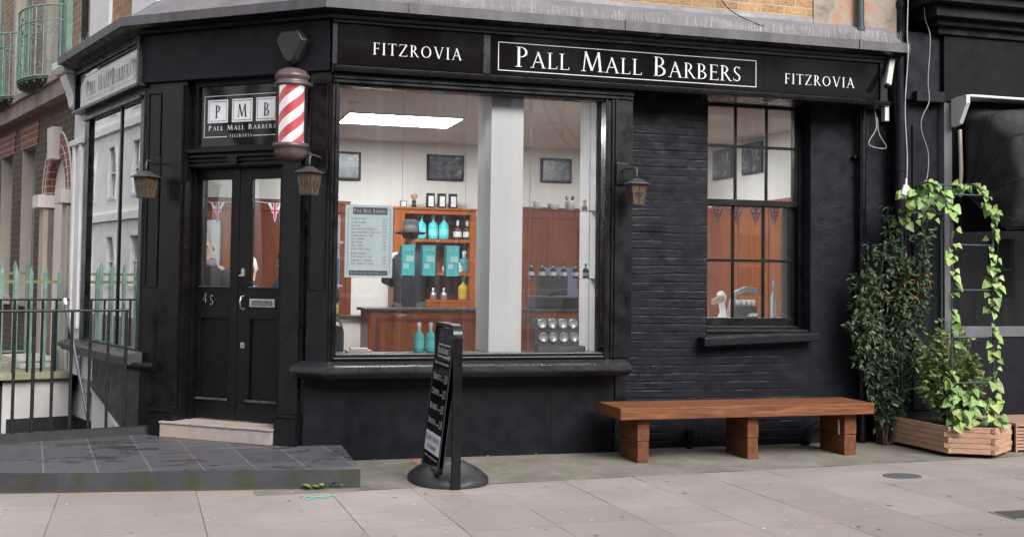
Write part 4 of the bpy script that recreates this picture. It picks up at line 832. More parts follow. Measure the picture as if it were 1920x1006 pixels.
# things standing on the desk right of the column
t = thing('till', 'dark till and screen standing on the reception desk', 'till', (P(1040, 570, 2.6).x, 2.7, dz)); x = P(1040, 570, 2.6).x
b = MB(); b.box((x-.22, 2.6, dz+.001), (x+.28, 2.9, dz+.13)); b.build('till_base', DARK, t, bevel=.01); b = MB(); b.box((x-.16, 2.75, dz+.14), (x+.20, 2.79, dz+.36)); b.build('till_screen', DARK, t, bevel=.01); b = MB(); b.box((x, 2.77, dz+.12), (x+.05, 2.80, dz+.15)); b.build('till_stand', DARK, t)
x = P(1076, 520, 2.8).x; t = thing('office_chair', 'blue grey high backed chair behind the desk by the right wall', 'chair', (x, 3.3, FZ)); b = MB(); b.prism([(x-.22, 1.0), (x+.22, 1.0), (x+.21, 1.5), (x+.16, 1.58), (x-.16, 1.58), (x-.21, 1.5)], 1, 3.28, 3.36); b.build('backrest', M('blue_grey_leather', (.08, .09, .14), .5), t, bevel=.02); b = MB(); b.box((x-.24, 2.95, .72), (x+.24, 3.34, .82)); b.build('seat', MATS['blue_grey_leather'], t, bevel=.03); b = MB(); b.tube([(x, 3.15, FZ), (x, 3.15, .72)], .03); b.build('leg', ALU, t)
# dark capped bottles on the lower right shelf
for k, px in enumerate((996, 1016, 1037, 1057, 1079, 1098)):
    bottle(P(px, 515, .3).x, .30, z3, ('first', 'second', 'third', 'fourth', 'fifth', 'sixth')[k]+' dark capped white labelled bottle from the white column', .125, m=DARK, cap=DARK, r=.026, group='dark capped bottles on the lower right glass shelf', label_m=WHITEP, nm='capped_bottle')
for px, lab, r_, h_ in ((1006, 'small clear jar at the left end of the upper right shelf', .034, .075), (1037, 'low white tub on the upper right shelf', .05, .055), (1068, 'white bowl holding brushes on the upper right shelf', .045, .085)):
    x = P(px, 385, .3).x; t = thing('white_jar', lab, 'jar', (x, .3, z2)); lat('jar_body', [(.001, .001), (r_*.85, .002), (r_, h_*.9), (r_, h_), (r_*.9, h_), (r_*.85, h_*.5)], (x, .3, z2), M('milky_glass', (.72, .74, .75), .3, .05, 9, 0), t)
    if 'bowl' in lab:
        for q in (-.02, .02): b = MB(); b.tube([(x+q*.4, .3, z2+.05), (x+q*1.6, .3, z2+.12)], .012, n=8); b.build('brush', DARK if q > 0 else MATS['bristle'], t)
x = P(1096, 385, .3).x; t = thing('shaving_brush', 'white and brown shaving brush at the right end of the upper shelf', 'brush', (x, .3, z2)); lat('bristles', [(.02, 0), (.026, .02), (.02, .04)], (x, .3, z2), MATS['bristle'], t); lat('brush_handle', [(.016, .039), (.012, .06), (.018, .085), (.001, .1)], (x, .3, z2), WHITEP, t)
# rack of round tins low in the window
rx0, rx1 = P(1003, 640, .3).x, P(1096, 640, .3).x; rz = P(1050, 646, .3).z; t = thing('display_rack', 'low grey display stand with two rows of round silver tins in the window', 'rack', ((rx0+rx1)/2, .34, .836))
b = MB(); b.box((rx0+.02, .27, .836), (rx1, .42, rz-.01)); b.build('plinth', GREYM, t, bevel=.003); b = MB(); b.box((rx0, .30, rz-.009), (rx1-.05, .42, rz+.22)); b.build('back_board', M('charcoal_board', (.05, .055, .065), .5), t, bevel=.003)
for r_ in range(2):
    for k in range(4):
        x = rx0+.055+k*.092+(.012 if r_ == 0 else 0); z_ = rz+.065+r_*.115
        b = MB(); T = Matrix.Translation((x, .297, z_))@Matrix.Rotation(R(90), 4, 'X'); vs = [(.038, 0), (.041, .004), (.041, .02), (.036, .024), (.033, .019), (.001, .019)]
        for j in range(len(vs)-1):
            pass
        n_ = 20; V = [tuple(T@Vector((math.cos(2*math.pi*i/n_)*a, math.sin(2*math.pi*i/n_)*a, c))) for a, c in vs for i in range(n_)]; b.add(V, [(j*n_+i, j*n_+(i+1) % n_, (j+1)*n_+(i+1) % n_, (j+1)*n_+i) for j in range(len(vs)-1) for i in range(n_)], 0, True)
        tn = b.build('round_tin', M('tin_rim', (.50, .51, .52), .3, .1, 9, 0, 60, .4), t); b = MB(); an = (.0, -.3, .7, -.1)[k] if r_ == 0 else 0; ca_, sa_ = math.cos(an), math.sin(an)
        q = [(-.02, -.007), (.02, -.007), (.02, .007), (-.02, .007)]; b.add([(x+u*ca_-v*sa_, .2755, z_+u*sa_+v*ca_) for u, v in q]+[(x+u*ca_-v*sa_, .2775, z_+u*sa_+v*ca_) for u, v in q], [(0, 1, 2, 3), (4, 5, 6, 7), (0, 1, 5, 4), (1, 2, 6, 5), (2, 3, 7, 6), (3, 0, 4, 7)]); b.build('tin_label', WHITEP, tn)
# framed photographs
def framed(px0, py0, px1, py1, lab, k, Y=BY):
    a, b_ = P(px0, py0, Y-.02), P(px1, py1, Y-.02); t = thing('framed_photograph', lab, 'picture', ((a.x+b_.x)/2, Y, min(a.z, b_.z)), 'framed black and white photographs')
    z0_, z1_ = min(a.z, b_.z), max(a.z, b_.z); b = MB(); b.box((a.x, Y-.035, z0_), (b_.x, Y-.001, z1_)); b.build('picture_frame', DARK, t, bevel=.003); b = MB(); b.box((a.x+.03, Y-.038, z0_+.03), (b_.x-.03, Y-.0352, z1_-.03)); b.build('print', photo('print_%d' % k, k), t)
framed(618, 283, 676, 339, 'framed photograph cut off by the left edge of the big window', 0); framed(801, 289, 869, 340, 'framed street photograph above the shelf unit', 1); framed(1014, 296, 1071, 344, 'dim framed photograph right of the white column', 2)
for ya, yb, lab, k in ((3.62, 3.15, 'framed photograph on the left seen through the sash window', 3), (2.88, 2.43, 'framed photograph on the right seen through the sash window', 4)):
    t = thing('framed_photograph', lab, 'picture', (5.1, (ya+yb)/2, 2.66), 'framed black and white photographs'); b = MB(); b.box((5.065, yb, 2.66), (5.099, ya, 3.01)); b.build('picture_frame', DARK, t); b = MB(); b.box((5.062, yb+.03, 2.69), (5.0648, ya-.03, 2.98)); b.build('print', photo('print_%d' % k, k), t)
# mirror seen through the left door
a, b_ = P(372, 385, 4.4), P(428, 560, 4.4); t = thing('wall_mirror', 'tall wood framed mirror behind the bald man', 'mirror', ((a.x+b_.x)/2, 4.42, b_.z)); b = MB(); 
b2 = MB(FA); rectframe(b2, a.x-.3, b_.x, 1.0, 2.16, -4.38, -4.45, .08, .09, .08, .09); b2.build('mirror_frame', IWOOD, t, bevel=.004); b = MB(); b.box((a.x-.22, 4.40, 1.08), (b_.x-.09, 4.43, 2.07)); b.build('mirror_glass', M('mirror_silver', (.85, .87, .87), .45, .02, 1, 0, 10, .6, rv=0), t)
# bunting
def bunting(label, pts, n, seed):
    t = thing('bunting', label, 'bunting', pts[0]); 
    def pos(u):
        i = min(int(u*(len(pts)-1)), len(pts)-2); f = u*(len(pts)-1)-i; a, b_ = Vector(pts[i]), Vector(pts[i+1]); return a.lerp(b_, f)+Vector((0, 0, -.16*f*(1-f)))
    b = MB(); b.tube([pos(k/40) for k in range(41)], .003, n=4); b.build('string', WHITEP, t)
    for k in range(n):
        c = pos((k+.5)/n); d = (pos(min(1, (k+.6)/n))-pos((k+.4)/n)); d.z = 0; d.normalize(); N = d.cross(zz); N = N if N.y < 0 else -N
        b = MB(); q = lambda u, v, o_=0: tuple(c+d*u+zz*v+N*(.001+o_)); h = .215; w_ = .075
        b.add([q(-w_, 0), q(w_, 0), q(0, -h), q(-w_, 0, -.002), q(w_, 0, -.002), q(0, -h, -.002)], [(0, 1, 2), (3, 4, 5), (0, 1, 4, 3), (1, 2, 5, 4), (2, 0, 3, 5)], 0)
        b.add([q(-w_, 0, .001), q(-w_+.03, 0, .001), q(.012, -.13, .001), q(-.01, -.13, .001)], [(0, 1, 2, 3)], 1); b.add([q(w_, 0, .0012), q(w_-.03, 0, .0012), q(-.012, -.13, .0012), q(.01, -.13, .0012)], [(0, 1, 2, 3)], 1)
        b.add([q(-.020, 0, .0016), q(.020, 0, .0016), q(.014, -.16, .0016), q(0, -.20, .0016), q(-.014, -.16, .0016)], [(0, 1, 2, 3, 4)], 1); b.add([q(-.042, -.058, .0018), q(.042, -.058, .0018), q(.036, -.098, .0018), q(-.036, -.098, .0018)], [(0, 1, 2, 3)], 1)
        b.add([q(-.012, 0, .0022), q(.012, 0, .0022), q(.008, -.17, .0022), q(-.008, -.17, .0022)], [(0, 1, 2, 3)], 2); b.add([q(-.045, -.068, .0024), q(.045, -.068, .0024), q(.040, -.088, .0024), q(-.040, -.088, .0024)], [(0, 1, 2, 3)], 2)
        b.build('pennant', [NAVY, WHITEP, RED], t, fixn=False)
a, b_, c_ = P(408, 372, 3.3), P(516, 374, 3.3), P(650, 374, 3.3); sp_ = (b_-a)
bunting('line of union flag pennants seen through the glass of the double doors', [tuple(a-sp_*1.5), tuple(a-sp_*.5), tuple(b_-sp_*.5), tuple(b_+sp_*.5)], 3, 1)
a, b_ = P(1346, 377, 1.9), P(1452, 381, 1.9); sp_ = (b_-a)/3; bunting('line of union flag pennants seen through the paned sash window', [tuple(a-sp_*.5), tuple(b_+sp_*.5)], 4, 2)

# ------------------------------------------------------------------ people
def skinmesh(name, verts, edges, m, parent, sub=1, root=0):
    me = bpy.data.meshes.new(name); loc = parent_world(parent); me.from_pydata([tuple(Vector(v[:3])-loc) for v in verts], edges, []); me.materials.append(m)
    o = bpy.data.objects.new(name, me); S.collection.objects.link(o); o.parent = parent; WLOC[o.name] = loc
    k = o.modifiers.new('skin', 'SKIN'); k.use_smooth_shade = True; k.branch_smoothing = .4
    if not me.skin_vertices: me.attributes  # layer is made by the modifier
    bm = bmesh.new(); bm.from_mesh(me); L = bm.verts.layers.skin.verify()
    for i, v in enumerate(bm.verts):
        r_ = verts[i][3]; v[L].radius = (r_, r_) if not isinstance(r_, tuple) else r_; v[L].use_root = (i == root)
    bm.to_mesh(me); bm.free()
    s_ = o.modifiers.new('sub', 'SUBSURF'); s_.levels = sub; s_.render_levels = sub; return o
def person(label, loc, head_top, face, coat, sit=False, hat=False, hair=None, arms='down', scarf=None, bald=False, lean=0):
    x, y, z0 = loc; t = thing('person', label, 'person', loc); Fm = Matrix.Translation((x, y, 0))@Matrix.Rotation(face, 4, 'Z')     # local +Y = facing
    T = head_top; H = lambda u, v, w_: tuple(Fm@Vector((u, v+lean*(w_-T+1), w_)))
    k = 1.0; V = []; E = []
    def add(p, r_, par=None): V.append((*H(*p), r_)); (E.append((par, len(V)-1)) if par is not None else None); return len(V)-1
    pel = add((0, 0, T-.86), .13); sp1 = add((0, .0, T-.66), .12, pel); ch = add((0, .01, T-.45), .14, sp1); nk = add((0, .0, T-.29), .055, ch); ch2 = add((0, .02, T-.20), .065, nk); hd = add((0, .025, T-.12), (.078, .095), ch2); add((0, .01, T-.045), (.07, .085), hd); add((0, .125, T-.135), .013, hd)
    SL = []
    for s_ in (-1, 1):
        sh = add((s_*.18, 0, T-.34), .055, ch)
        el, wr = ((s_*.25, .03, T-.62), (s_*.12, .24, T-.66)) if arms == 'fold' else ((s_*.25, -.02, T-.62), (s_*.24, .06, T-.86))
        e = add(el, .042, sh); w_ = add(wr, .028, e); dv = (Vector(wr)-Vector(el)).normalized(); pm = add(tuple(Vector(wr)+dv*.07), (.035, .02), w_)
        for f in range(5): q = Vector(wr)+dv*(.10+.012*(2-abs(f-1)))+Vector((s_*.0, 0, (f-2)*.014)); add(tuple(q), .009, pm)
        m1 = Vector(el)*.5+Vector((s_*.19, 0, T-.37))*.5; SL.append([Vector(H(s_*.165, 0, T-.385)), Vector(H(*m1)), Vector(H(*el)), Vector(H(*((Vector(el)+Vector(wr))/2))), Vector(H(*(Vector(wr)-dv*.02)))])
        if sit:
            kn = (s_*.11, .42, T-.88); an = (s_*.11, .44, z0+.09)
        else: kn = (s_*.10, .02, (T-.9+z0)/2); an = (s_*.10, 0, z0+.09)
        hp = add((s_*.09, 0, T-.92), .085, pel); kk = add(kn, .058, hp); aa = add(an, .04, kk); add((an[0], an[1]+.16, z0+.04), .04, aa)
    skinmesh('body', V, E, SKIN, t)
    prof = [(T-1.02, .165, .13), (T-.90, .175, .135), (T-.70, .165, .125), (T-.52, .195, .135), (T-.41, .215, .125), (T-.355, .195, .105), (T-.31, .12, .085), (T-.26, .075, .078)]; n_ = 20; b = MB(Fm); Vv = []
    for z_, rx_, ry_ in prof:
        for k in range(n_): a = 2*math.pi*k/n_; Vv.append((math.cos(a)*rx_, math.sin(a)*ry_+lean*(z_-T+1)+.008*math.sin(3*a+z_*9), z_))
    b.add(Vv, [(j*n_+k, j*n_+(k+1) % n_, (j+1)*n_+(k+1) % n_, (j+1)*n_+k) for j in range(len(prof)-1) for k in range(n_)], 0, True); b.add(Vv[:n_], [tuple(range(n_))]); b.build('coat', coat, t)
    for e0 in SL: b = MB(); b.tube(e0, [.078, .072, .058, .055, .040], n=12); b.build('sleeve', coat, t)
    Tv = []; TE = []
    def tadd(p, r_, par=None): Tv.append((*H(*p), r_)); (TE.append((par, len(Tv)-1)) if par is not None else None); return len(Tv)-1
    tp = tadd((0, 0, T-.90), .14)
    for s_ in (-1, 1):
        kn, an = ((s_*.11, .42, T-.88), (s_*.11, .44, z0+.12)) if sit else ((s_*.10, .02, (T-.9+z0)/2), (s_*.10, 0, z0+.12)); a_ = tadd((s_*.095, 0, T-.95), .10, tp); b_ = tadd(kn, .078, a_); tadd(an, .06, b_)
    skinmesh('trousers', Tv, TE, COATM, t)
    hc = Vector(H(0, .02, T-.10))
    if hat:
        b = MB(); b.lathe([(.001, .155), (.06, .158), (.088, .135), (.098, .02), (.10, .0)], tuple(hc-Vector((0, 0, .02))), 24, sx=.95, sy=1.1); ho = b.build('hat', HATM, t); b = MB(); b.lathe([(.095, .004), (.16, .0), (.175, .014), (.16, -.006), (.095, -.008)], tuple(hc-Vector((0, 0, .015))), 28, sx=.95, sy=1.15); b.build('hat_brim', HATM, ho)
        b = MB(); b.lathe([(.1005, .0), (.1005, .032)], tuple(hc-Vector((0, 0, .014))), 24, sx=.955, sy=1.105); b.build('hat_band', DARK, ho)
    if hair:
        b = MB(); prof = [(.001, .105), (.05, .098), (.082, .065), (.095, .02), (.092, -.03), (.078, -.07)] ; q = hc-(Fm.to_3x3()@Vector((0, .022, 0))); b.lathe(prof, tuple(q), 20, sx=.95, sy=1.05); b.build('hair', hair, t)
    if not hat:
        for s_ in (-1, 1):
            e = Vector(H(s_*.033, .102, T-.118)); b = MB(); b.lathe([(.001, -.008), (.009, -.004), (.011, 0), (.009, .004), (.001, .008)], tuple(e), 10); b.build('eye', DARK, t); e = Vector(H(s_*.088, .01, T-.135)); b = MB(); b.lathe([(.001, -.03), (.014, -.015), (.016, .01), (.001, .03)], tuple(e), 10); b.build('ear', SKIN, t)
    if scarf: b = MB(); n_ = 18; b.tube([Vector(H(math.cos(a)*.085, math.sin(a)*.08+.01, T-.285-.02*math.sin(a))) for a in [2*math.pi*i/n_ for i in range(n_+1)]], .04, n=8); b.tube([Vector(H(.03, .09, T-.3)), Vector(H(.05, .16, T-.42)), Vector(H(.04, .17, T-.6))], .04, n=8); b.build('scarf', scarf, t)
    return t
BEARD = M('grey_scarf_wool', (.16, .15, .17), .95, .4, 30, .5, 90); WHAIR = M('white_hair', (.55, .53, .50), .8, .1, 30, .4, 90)
q = P(770, 414, 3.15); person('man in black brimmed hat and dark coat seen from behind at the shelves', (q.x, 3.15, FZ), q.z-.02, R(-12), COATM, hat=True, arms='fold', hair=M('dark_hair', (.03, .022, .018), .8))
q = P(389, 457, 3.6); person('bald man in dark jacket and grey scarf behind the left door pane', (q.x-.02, 3.6, FZ), q.z+.09, R(172), COATM, arms='fold', scarf=BEARD, bald=True)
q = P(466, 479, 3.3); person('white haired seated person half hidden by the middle of the doors', (q.x, 3.3, FZ), q.z, R(-60), COATM, sit=True, hair=WHAIR)
q = P(533, 470, 2.2); person('person in blue denim shirt at the right edge of the right door pane', (q.x+.02, 2.2, FZ), q.z, R(120), DENIM, hair=MATS['dark_hair'])
q = P(622, 520, .95); person('seated person in dark coat low behind the left edge of the big window', (q.x-.02, .95, FZ), q.z-.05, R(100), COATM, sit=True, hair=MATS['dark_hair'], arms='fold')
b = MB(); xd = P(1466, 500, .95).x; b.box((xd, .93, 1.10), (5.05, .97, 2.16)); b.build('dark_strip', M('dark_strip_black', (.012, .014, .014), .5), SHOP, bevel=.004)  # near-black sheet set behind the right edge of the sash window
# counter by the sash window and its bottles
t = thing('styling_counter', 'pale counter running below the paned sash window', 'counter', (4.2, .9, FZ)); b = MB(); b.box((3.36, .68, 1.06), (5.04, 1.10, 1.10)); b.build('worktop', ICOL, t, bevel=.004); b = MB(); b.box((3.4, .72, FZ), (5.04, 1.05, 1.059)); b.build('cupboard', IWALL, t)
x = P(1354, 570, .85).x; t = thing('hand_dryer', 'white rounded hair dryer standing on the counter in the sash window', 'hair dryer', (x, .85, 1.101)); b = MB(); b.tube([(x, .85, 1.101), (x+.01, .85, 1.16), (x-.005, .85, 1.24), (x+.0, .85, 1.30), (x-.03, .83, 1.33)], [.045, .03, .03, .045, .035], n=14); b.build('dryer_body', WHITES, t); b = MB(); b.tube([(x-.01, .83, 1.29), (x-.12, .80, 1.25)], [.035, .028], n=12); b.build('nozzle', M('pinkish_plastic', (.45, .28, .22), .5), t)
for k, px in enumerate((1384, 1393, 1402, 1411)): x = P(px, 560, .85).x; tt = tag(lat('white_cup', [(.001, 0), (.020, .001), (.024, .06), (.02, .06)], (x, .85, 1.215), WHITES, None), ('first', 'second', 'third', 'fourth')[k]+' white cup from the left on the little black stand', 'cup', 'white cups in the sash window'); 
x = P(1398, 575, .85).x; t = thing('cup_stand', 'small black stand holding four white cups on the counter', 'stand', (x, .85, 1.101)); b = MB(); b.box((x-.12, .8, 1.101), (x+.10, .92, 1.214)); b.build('stand_body', DARK, t, bevel=.008); b = MB(); b.prism([(x-.02, 1.12), (x+.07, 1.12), (x+.09, 1.15), (x+.01, 1.15)], 1, .77, .799); b.build('white_tag', WHITEP, t)
x = P(1451, 555, .85).x; bottle(x, .85, 1.101, 'tall white tube bottle on the counter at the right of the sash window', .36, m=WHITEP, r=.028, group=None, nm='white_tube_bottle')
x = P(1440, 580, .80).x; t = thing('wire_chair', 'pale curved backrest of a chair behind the lower right pane', 'chair', (x, 1.25, FZ)); b = MB(); b.tube([(x-.16, 1.25, .72), (x-.17, 1.25, 1.15), (x-.12, 1.25, 1.33), (x, 1.25, 1.37), (x+.14, 1.25, 1.35)], .028, n=10); b.build('backrest', M('pale_metal', (.4, .4, .42), .4), t); b = MB(); b.box((x-.2, 1.2, .68), (x+.2, 1.6, .74)); b.build('seat', COATM, t, bevel=.02)
for dx in (-.17, .17): b = MB(); b.tube([(x+dx, 1.4, FZ), (x+dx, 1.4, .68)], .015); b.build('leg', ALU, t)
x = P(672, 652, .3).x; t = thing('magazine_stack', 'small stack of pale leaflets on the window ledge at the left', 'leaflets', (x, .30, .836)); b = MB(); b.box((x-.10, .22, .8355), (x+.10, .36, .858)); b.build('leaflets', M('pinkish_paper', (.50, .40, .37), .7), t, bevel=.002); b = MB(); b.box((x-.07, .23, .859), (x+.07, .34, .875)); b.build('top_leaflet', WHITEP, t, bevel=.002)
t = thing('wall_cabinet', 'low white cabinet beyond the desk at the left of the window', 'cabinet', (.55, 3.4, FZ)); b = MB(); b.box((.35, 3.2, FZ), (1.0, 3.6, 1.0)); b.build('cabinet_body', IWALL, t, bevel=.004); b = MB(); b.box((.33, 3.18, 1.001), (1.02, 3.62, 1.03)); b.build('cabinet_top', M('dark_worktop', (.035, .032, .03), .3), t)
# price list in the window
pl0, pl1 = P(648, 385, .075), P(735, 519, .075); px0, px1, pz0, pz1 = pl0.x, pl1.x, 1.440, 2.012
t = thing('price_list', 'pale blue printed price list fixed inside the big window', 'poster', ((px0+px1)/2, .075, pz0)); b = MB(); b.box((px0, .072, pz0), (px1, .080, pz1)); b.build('poster_sheet', POSTERM, t)
b = MB(FA); o = -.0715; w_ = px1-px0
INK = M('poster_ink', (.05, .07, .10), .6, .1, 9, 0)
b.box((px0+.058, o, pz1-.075), (px1-.045, o+.0006, pz1-.018)); b.box((px0+.035, o, pz0+.018), (px1-.040, o+.0006, pz0+.055))
for q in ((px0+.02, px0+.0225, pz0+.03, pz1-.03), (px1-.0225, px1-.02, pz0+.03, pz1-.03), (px0+.02, px0+.05, pz1-.032, pz1-.0298), (px1-.05, px1-.02, pz1-.032, pz1-.0298)): b.box((q[0], o, q[2]), (q[1], o+.0005, q[3]))
rows = [('Haircut from', '£36'), ('Junior Barber', '£25'), ('Re-Style', '£45'), ('Skin Fade with Haircut', '£40'), ('Skin Fade Back & Sides only', '£30'), ('Clippers Back & Sides', '£25'), ('Just Clippers', '£17'), ('Add Wash', '£15'), ('Head Shave', '£30'), ('Luxury Hot Shave', '£45'), None, ('Beard Styling', ''), ('One Grade all over', '£15'), ('Trimming & Shaping', '£20'), ('Full Shaping & Shave', '£45')]
zz_ = pz1-.118
for r_ in rows:
    if r_ is None: zz_ -= .010; continue
    wv = min(text_w(r_[0], .0165, .8), .25); put_text(b, r_[0], px0+.048, zz_, .0165, o, 1, .8, wv, bold=1.3, depth=.0004); 
    if r_[1]: put_text(b, r_[1], px1-.078, zz_, .0155, o, 1, bold=1.3, depth=.0004)
    zz_ -= .0262
b.build('poster_printing', INK, t, fixn=False)
b = MB(FA); put_text(b, 'Pall Mall Barbers', px0+.068, pz1-.061, .030, o+.0008, 1, .8, w_-.123, bold=1.4, depth=.0004); frame_lines(b, px0+.062, px1-.049, pz1-.071, pz1-.022, o+.0012, .0012); put_text(b, 'Make Your First Impression Count', px0+.045, pz0+.030, .014, o+.0008, 1, .8, w_-.095, bold=1.5, depth=.0004); b.build('white_poster_lettering', WHITEP, t, fixn=False)
# little shelf of coloured products at the left edge of the window
x = P(640, 450, 1.6).x; t = thing('product_shelf', 'narrow dark shelf of products behind the left window edge', 'shelf', (x, 1.7, .9)); b = MB(); b.box((x-.16, 1.6, .9), (x+.02, 1.85, .93)); b.box((x-.16, 1.6, 1.35), (x+.02, 1.85, 1.37)); b.box((x-.16, 1.6, 1.75), (x+.02, 1.85, 1.77)); b.box((x-.16, 1.83, .93), (x+.02, 1.85, 2.0)); b.build('shelf_boards', ALU, t)
for z_, m_, lab in ((.931, M('yellow_green_label', (.35, .38, .03), .5), 'yellow green product box low at the left edge of the window'), (1.371, M('blue_label', (.03, .13, .36), .5), 'blue product box at the left edge of the window'), (1.771, WHITEP, 'white product box above the blue one at the left window edge')):
    b = MB(); b.box((x-.13, 1.64, z_), (x-.01, 1.74, z_+.24)); tag(b.build('product_box', m_, None, bevel=.004), lab, 'box', 'product boxes at the left edge of the window')

# ================================================================== STREET THINGS BY THE SHOP
# barber pole
SP, OP = .20, .25
c = FB@Vector((SP, OP, 0)); PL = thing('barber_pole', 'red and white striped barber pole in bronze caps beside the double doors', 'barber pole', (c.x, c.y, 2.30))
b = MB(); b.lathe([(.095, 2.455), (.095, 2.900)], (c.x, c.y, 0), 40, uv=True); b.build('striped_cylinder', STRIPE, PL)
b = MB(); b.lathe([(.120, 2.44), (.120, 2.91)], (c.x, c.y, 0), 40); b.build('glass_tube', CYL, PL)
lat('upper_cap', [(.001, 3.035), (.06, 3.03), (.105, 3.012), (.126, 2.985), (.134, 2.975), (.134, 2.955), (.122, 2.945), (.124, 2.92), (.136, 2.915), (.136, 2.895), (.10, 2.893)], (c.x, c.y, 0), BROWNM, PL, 40)
lat('lower_cap', [(.10, 2.455), (.138, 2.453), (.140, 2.425), (.128, 2.42), (.128, 2.385), (.118, 2.355), (.09, 2.328), (.05, 2.312), (.001, 2.308)], (c.x, c.y, 0), BROWNM, PL, 40)
for a_ in (2.93, 2.385): b = MB(FB); b.box((SP-.03, 0, a_), (SP+.03, OP-.085, a_+.03)); b.build('wall_bracket', IRON, PL)
# alarm box above the pole
t = thing('alarm_box', 'black faceted alarm box on the fascia above the barber pole', 'alarm box', tuple(FB@Vector((.30, .05, 3.12))))
sx_ = .315; poly = [(-.125, .165), (-.085, .245), (.085, .245), (.125, .165), (.05, .02), (.02, -.01), (-.02, -.01), (-.05, .02)]
b = MB(FB); n_ = len(poly); outer = [(sx_+u*1.12, .045, 3.115+v*1.06-.01) for u, v in poly]; inner = [(sx_+u*.92, .135, 3.115+v*.94+.012) for u, v in poly]; mid = [(sx_+u*1.12, .10, 3.115+v*1.06-.01) for u, v in poly]
b.add(outer+mid+inner, [tuple(range(2*n_, 3*n_))]+[(k*n_+i, k*n_+(i+1) % n_, (k+1)*n_+(i+1) % n_, (k+1)*n_+i) for k in (0, 1) for i in range(n_)]); b.build('alarm_cover', M('alarm_plastic', (.016, .016, .018), .35, .1, 5), t, bevel=.008)
b = MB(FB); b.lathe([(.001, -.012), (.035, -.008), (.04, .0), (.035, .02)], (sx_, .085, 3.118), 16); b.build('blue_lamp', M('blue_lens', (.01, .03, .12), .15), t)
# lanterns
def lantern(F, s_, oo, plate_s, lab, ps=.12):
    zt = 2.275; c = F@Vector((s_, oo, 0)); t = thing('wall_lantern', lab, 'lantern', tuple(F@Vector((plate_s, 0, 2.05))), 'amber glass wall lanterns on the shopfront')
    b = MB(F); b.box((plate_s-.055, .02, 2.24), (plate_s+.055, .045, 2.42)); b.build('wall_plate', GLOSS, t, bevel=.004)
    b = MB(); pt = [F@Vector((plate_s, .045, 2.36)), F@Vector((plate_s+(s_-plate_s)*.2, .10, 2.37)), F@Vector((s_+(plate_s-s_)*.12, oo-.02, 2.37)), F@Vector((s_, oo, 2.345)), F@Vector((s_, oo, 2.295))]
    b.tube(pt, .009, n=8); b.build('arm', IRON, t)
    ang = math.atan2((F@Vector((1, 0, 0))-F@Vector((0, 0, 0))).y, (F@Vector((1, 0, 0))-F@Vector((0, 0, 0))).x); L = Matrix.Translation((c.x, c.y, 0))@Matrix.Rotation(ang, 4, 'Z')
    def fr(z0_, a0, z1_, a1, mb_): mb_.add([(-a0, -a0, z0_), (a0, -a0, z0_), (a0, a0, z0_), (-a0, a0, z0_), (-a1, -a1, z1_), (a1, -a1, z1_), (a1, a1, z1_), (-a1, a1, z1_)], [(0, 3, 2, 1), (4, 5, 6, 7), (0, 1, 5, 4), (1, 2, 6, 5), (2, 3, 7, 6), (3, 0, 4, 7)])
    b = MB(L); fr(2.228, .086, 2.236, .088, b); fr(2.236, .083, 2.282, .016, b); b.build('cap', IRON, t, bevel=.002)
    b = MB(L); fr(2.072, .046, 2.226, .063, b); b.build('lantern_glass', AMBER, t)
    b = MB(L)
    for sx1, sy1 in ((1, 1), (1, -1), (-1, 1), (-1, -1)): b.tube([(sx1*.047, sy1*.047, 2.066), (sx1*.065, sy1*.065, 2.228)], .005, n=6)
    fr(2.060, .050, 2.072, .052, b)
    for face in range(4):
        Rz = Matrix.Rotation(face*R(90), 4, 'Z')
        for s2 in (-1, 1):
            pts = []
            for i in range(13): a = R(-60+i*27); r_ = .026-.0014*i; pts.append(Rz@Vector((s2*(.025+math.cos(a)*r_*-.7), -.061, 2.150+math.sin(a)*r_)))
            b.tube(pts, .0035, n=4)
        b.tube([Rz@Vector((0, -.049, 2.075)), Rz@Vector((0, -.066, 2.226))], .003, n=4)
    b.build('lantern_frame', IRON, t)
    return t
lantern(FB, 1.60, .235, 1.675, 'amber wall lantern on the pier left of the double doors'); lantern(FB, .055, .21, .06, 'amber wall lantern between the barber pole and the big window'); lantern(FA, 2.475, .22, 2.42, 'amber wall lantern on the pilaster right of the big window')
# pavement sign
px_ = atz(855, 918, 0); SX, SY = px_.x, px_.y; t = thing('pavement_sign', 'black swinging pavement sign with price list on a rubber base', 'pavement sign', (SX, SY+.32, 0))
b = MB(); n_ = 48; prof = [(1.0, 0), (1.0, .022), (.97, .045), (.78, .085), (.5, .125), (.25, .142), (.001, .145)]; V = []
for r_, z_ in prof:
    for k in range(n_):
        a = 2*math.pi*k/n_; dimp = 1-.0*abs(math.sin(a)); gx = .278*r_*math.copysign(abs(math.cos(a))**.85, math.cos(a)); gy = .355*r_*math.copysign(abs(math.sin(a))**.85, math.sin(a))
        zz2 = z_*(1-.45*math.exp(-((gx)/.035)**2)*(r_ > .5)) ; V.append((SX+.03+gx, SY+.375+gy, zz2+.002))
b.add(V, [(j*n_+k, j*n_+(k+1) % n_, (j+1)*n_+(k+1) % n_, (j+1)*n_+k) for j in range(len(prof)-1) for k in range(n_)], 0, True); b.add(V[:n_], [tuple(range(n_))]); b.build('rubber_base', RUBBER, t)
def upath(w_, zt, r_, y0_, n=6):
    pts = [(y0_, .003)]; 
    for i in range(n+1): a = R(180-90*i/n); pts.append((y0_+r_+math.cos(a)*r_, zt-r_+math.sin(a)*r_))
    for i in range(n+1): a = R(90-90*i/n); pts.append((y0_+w_-r_+math.cos(a)*r_, zt-r_+math.sin(a)*r_))
    pts.append((y0_+w_, .01)); return pts
W_, ZT = .60, 1.125; op = upath(W_, ZT, .09, SY); ip = upath(W_-.05, ZT-.025, .07, SY+.025)
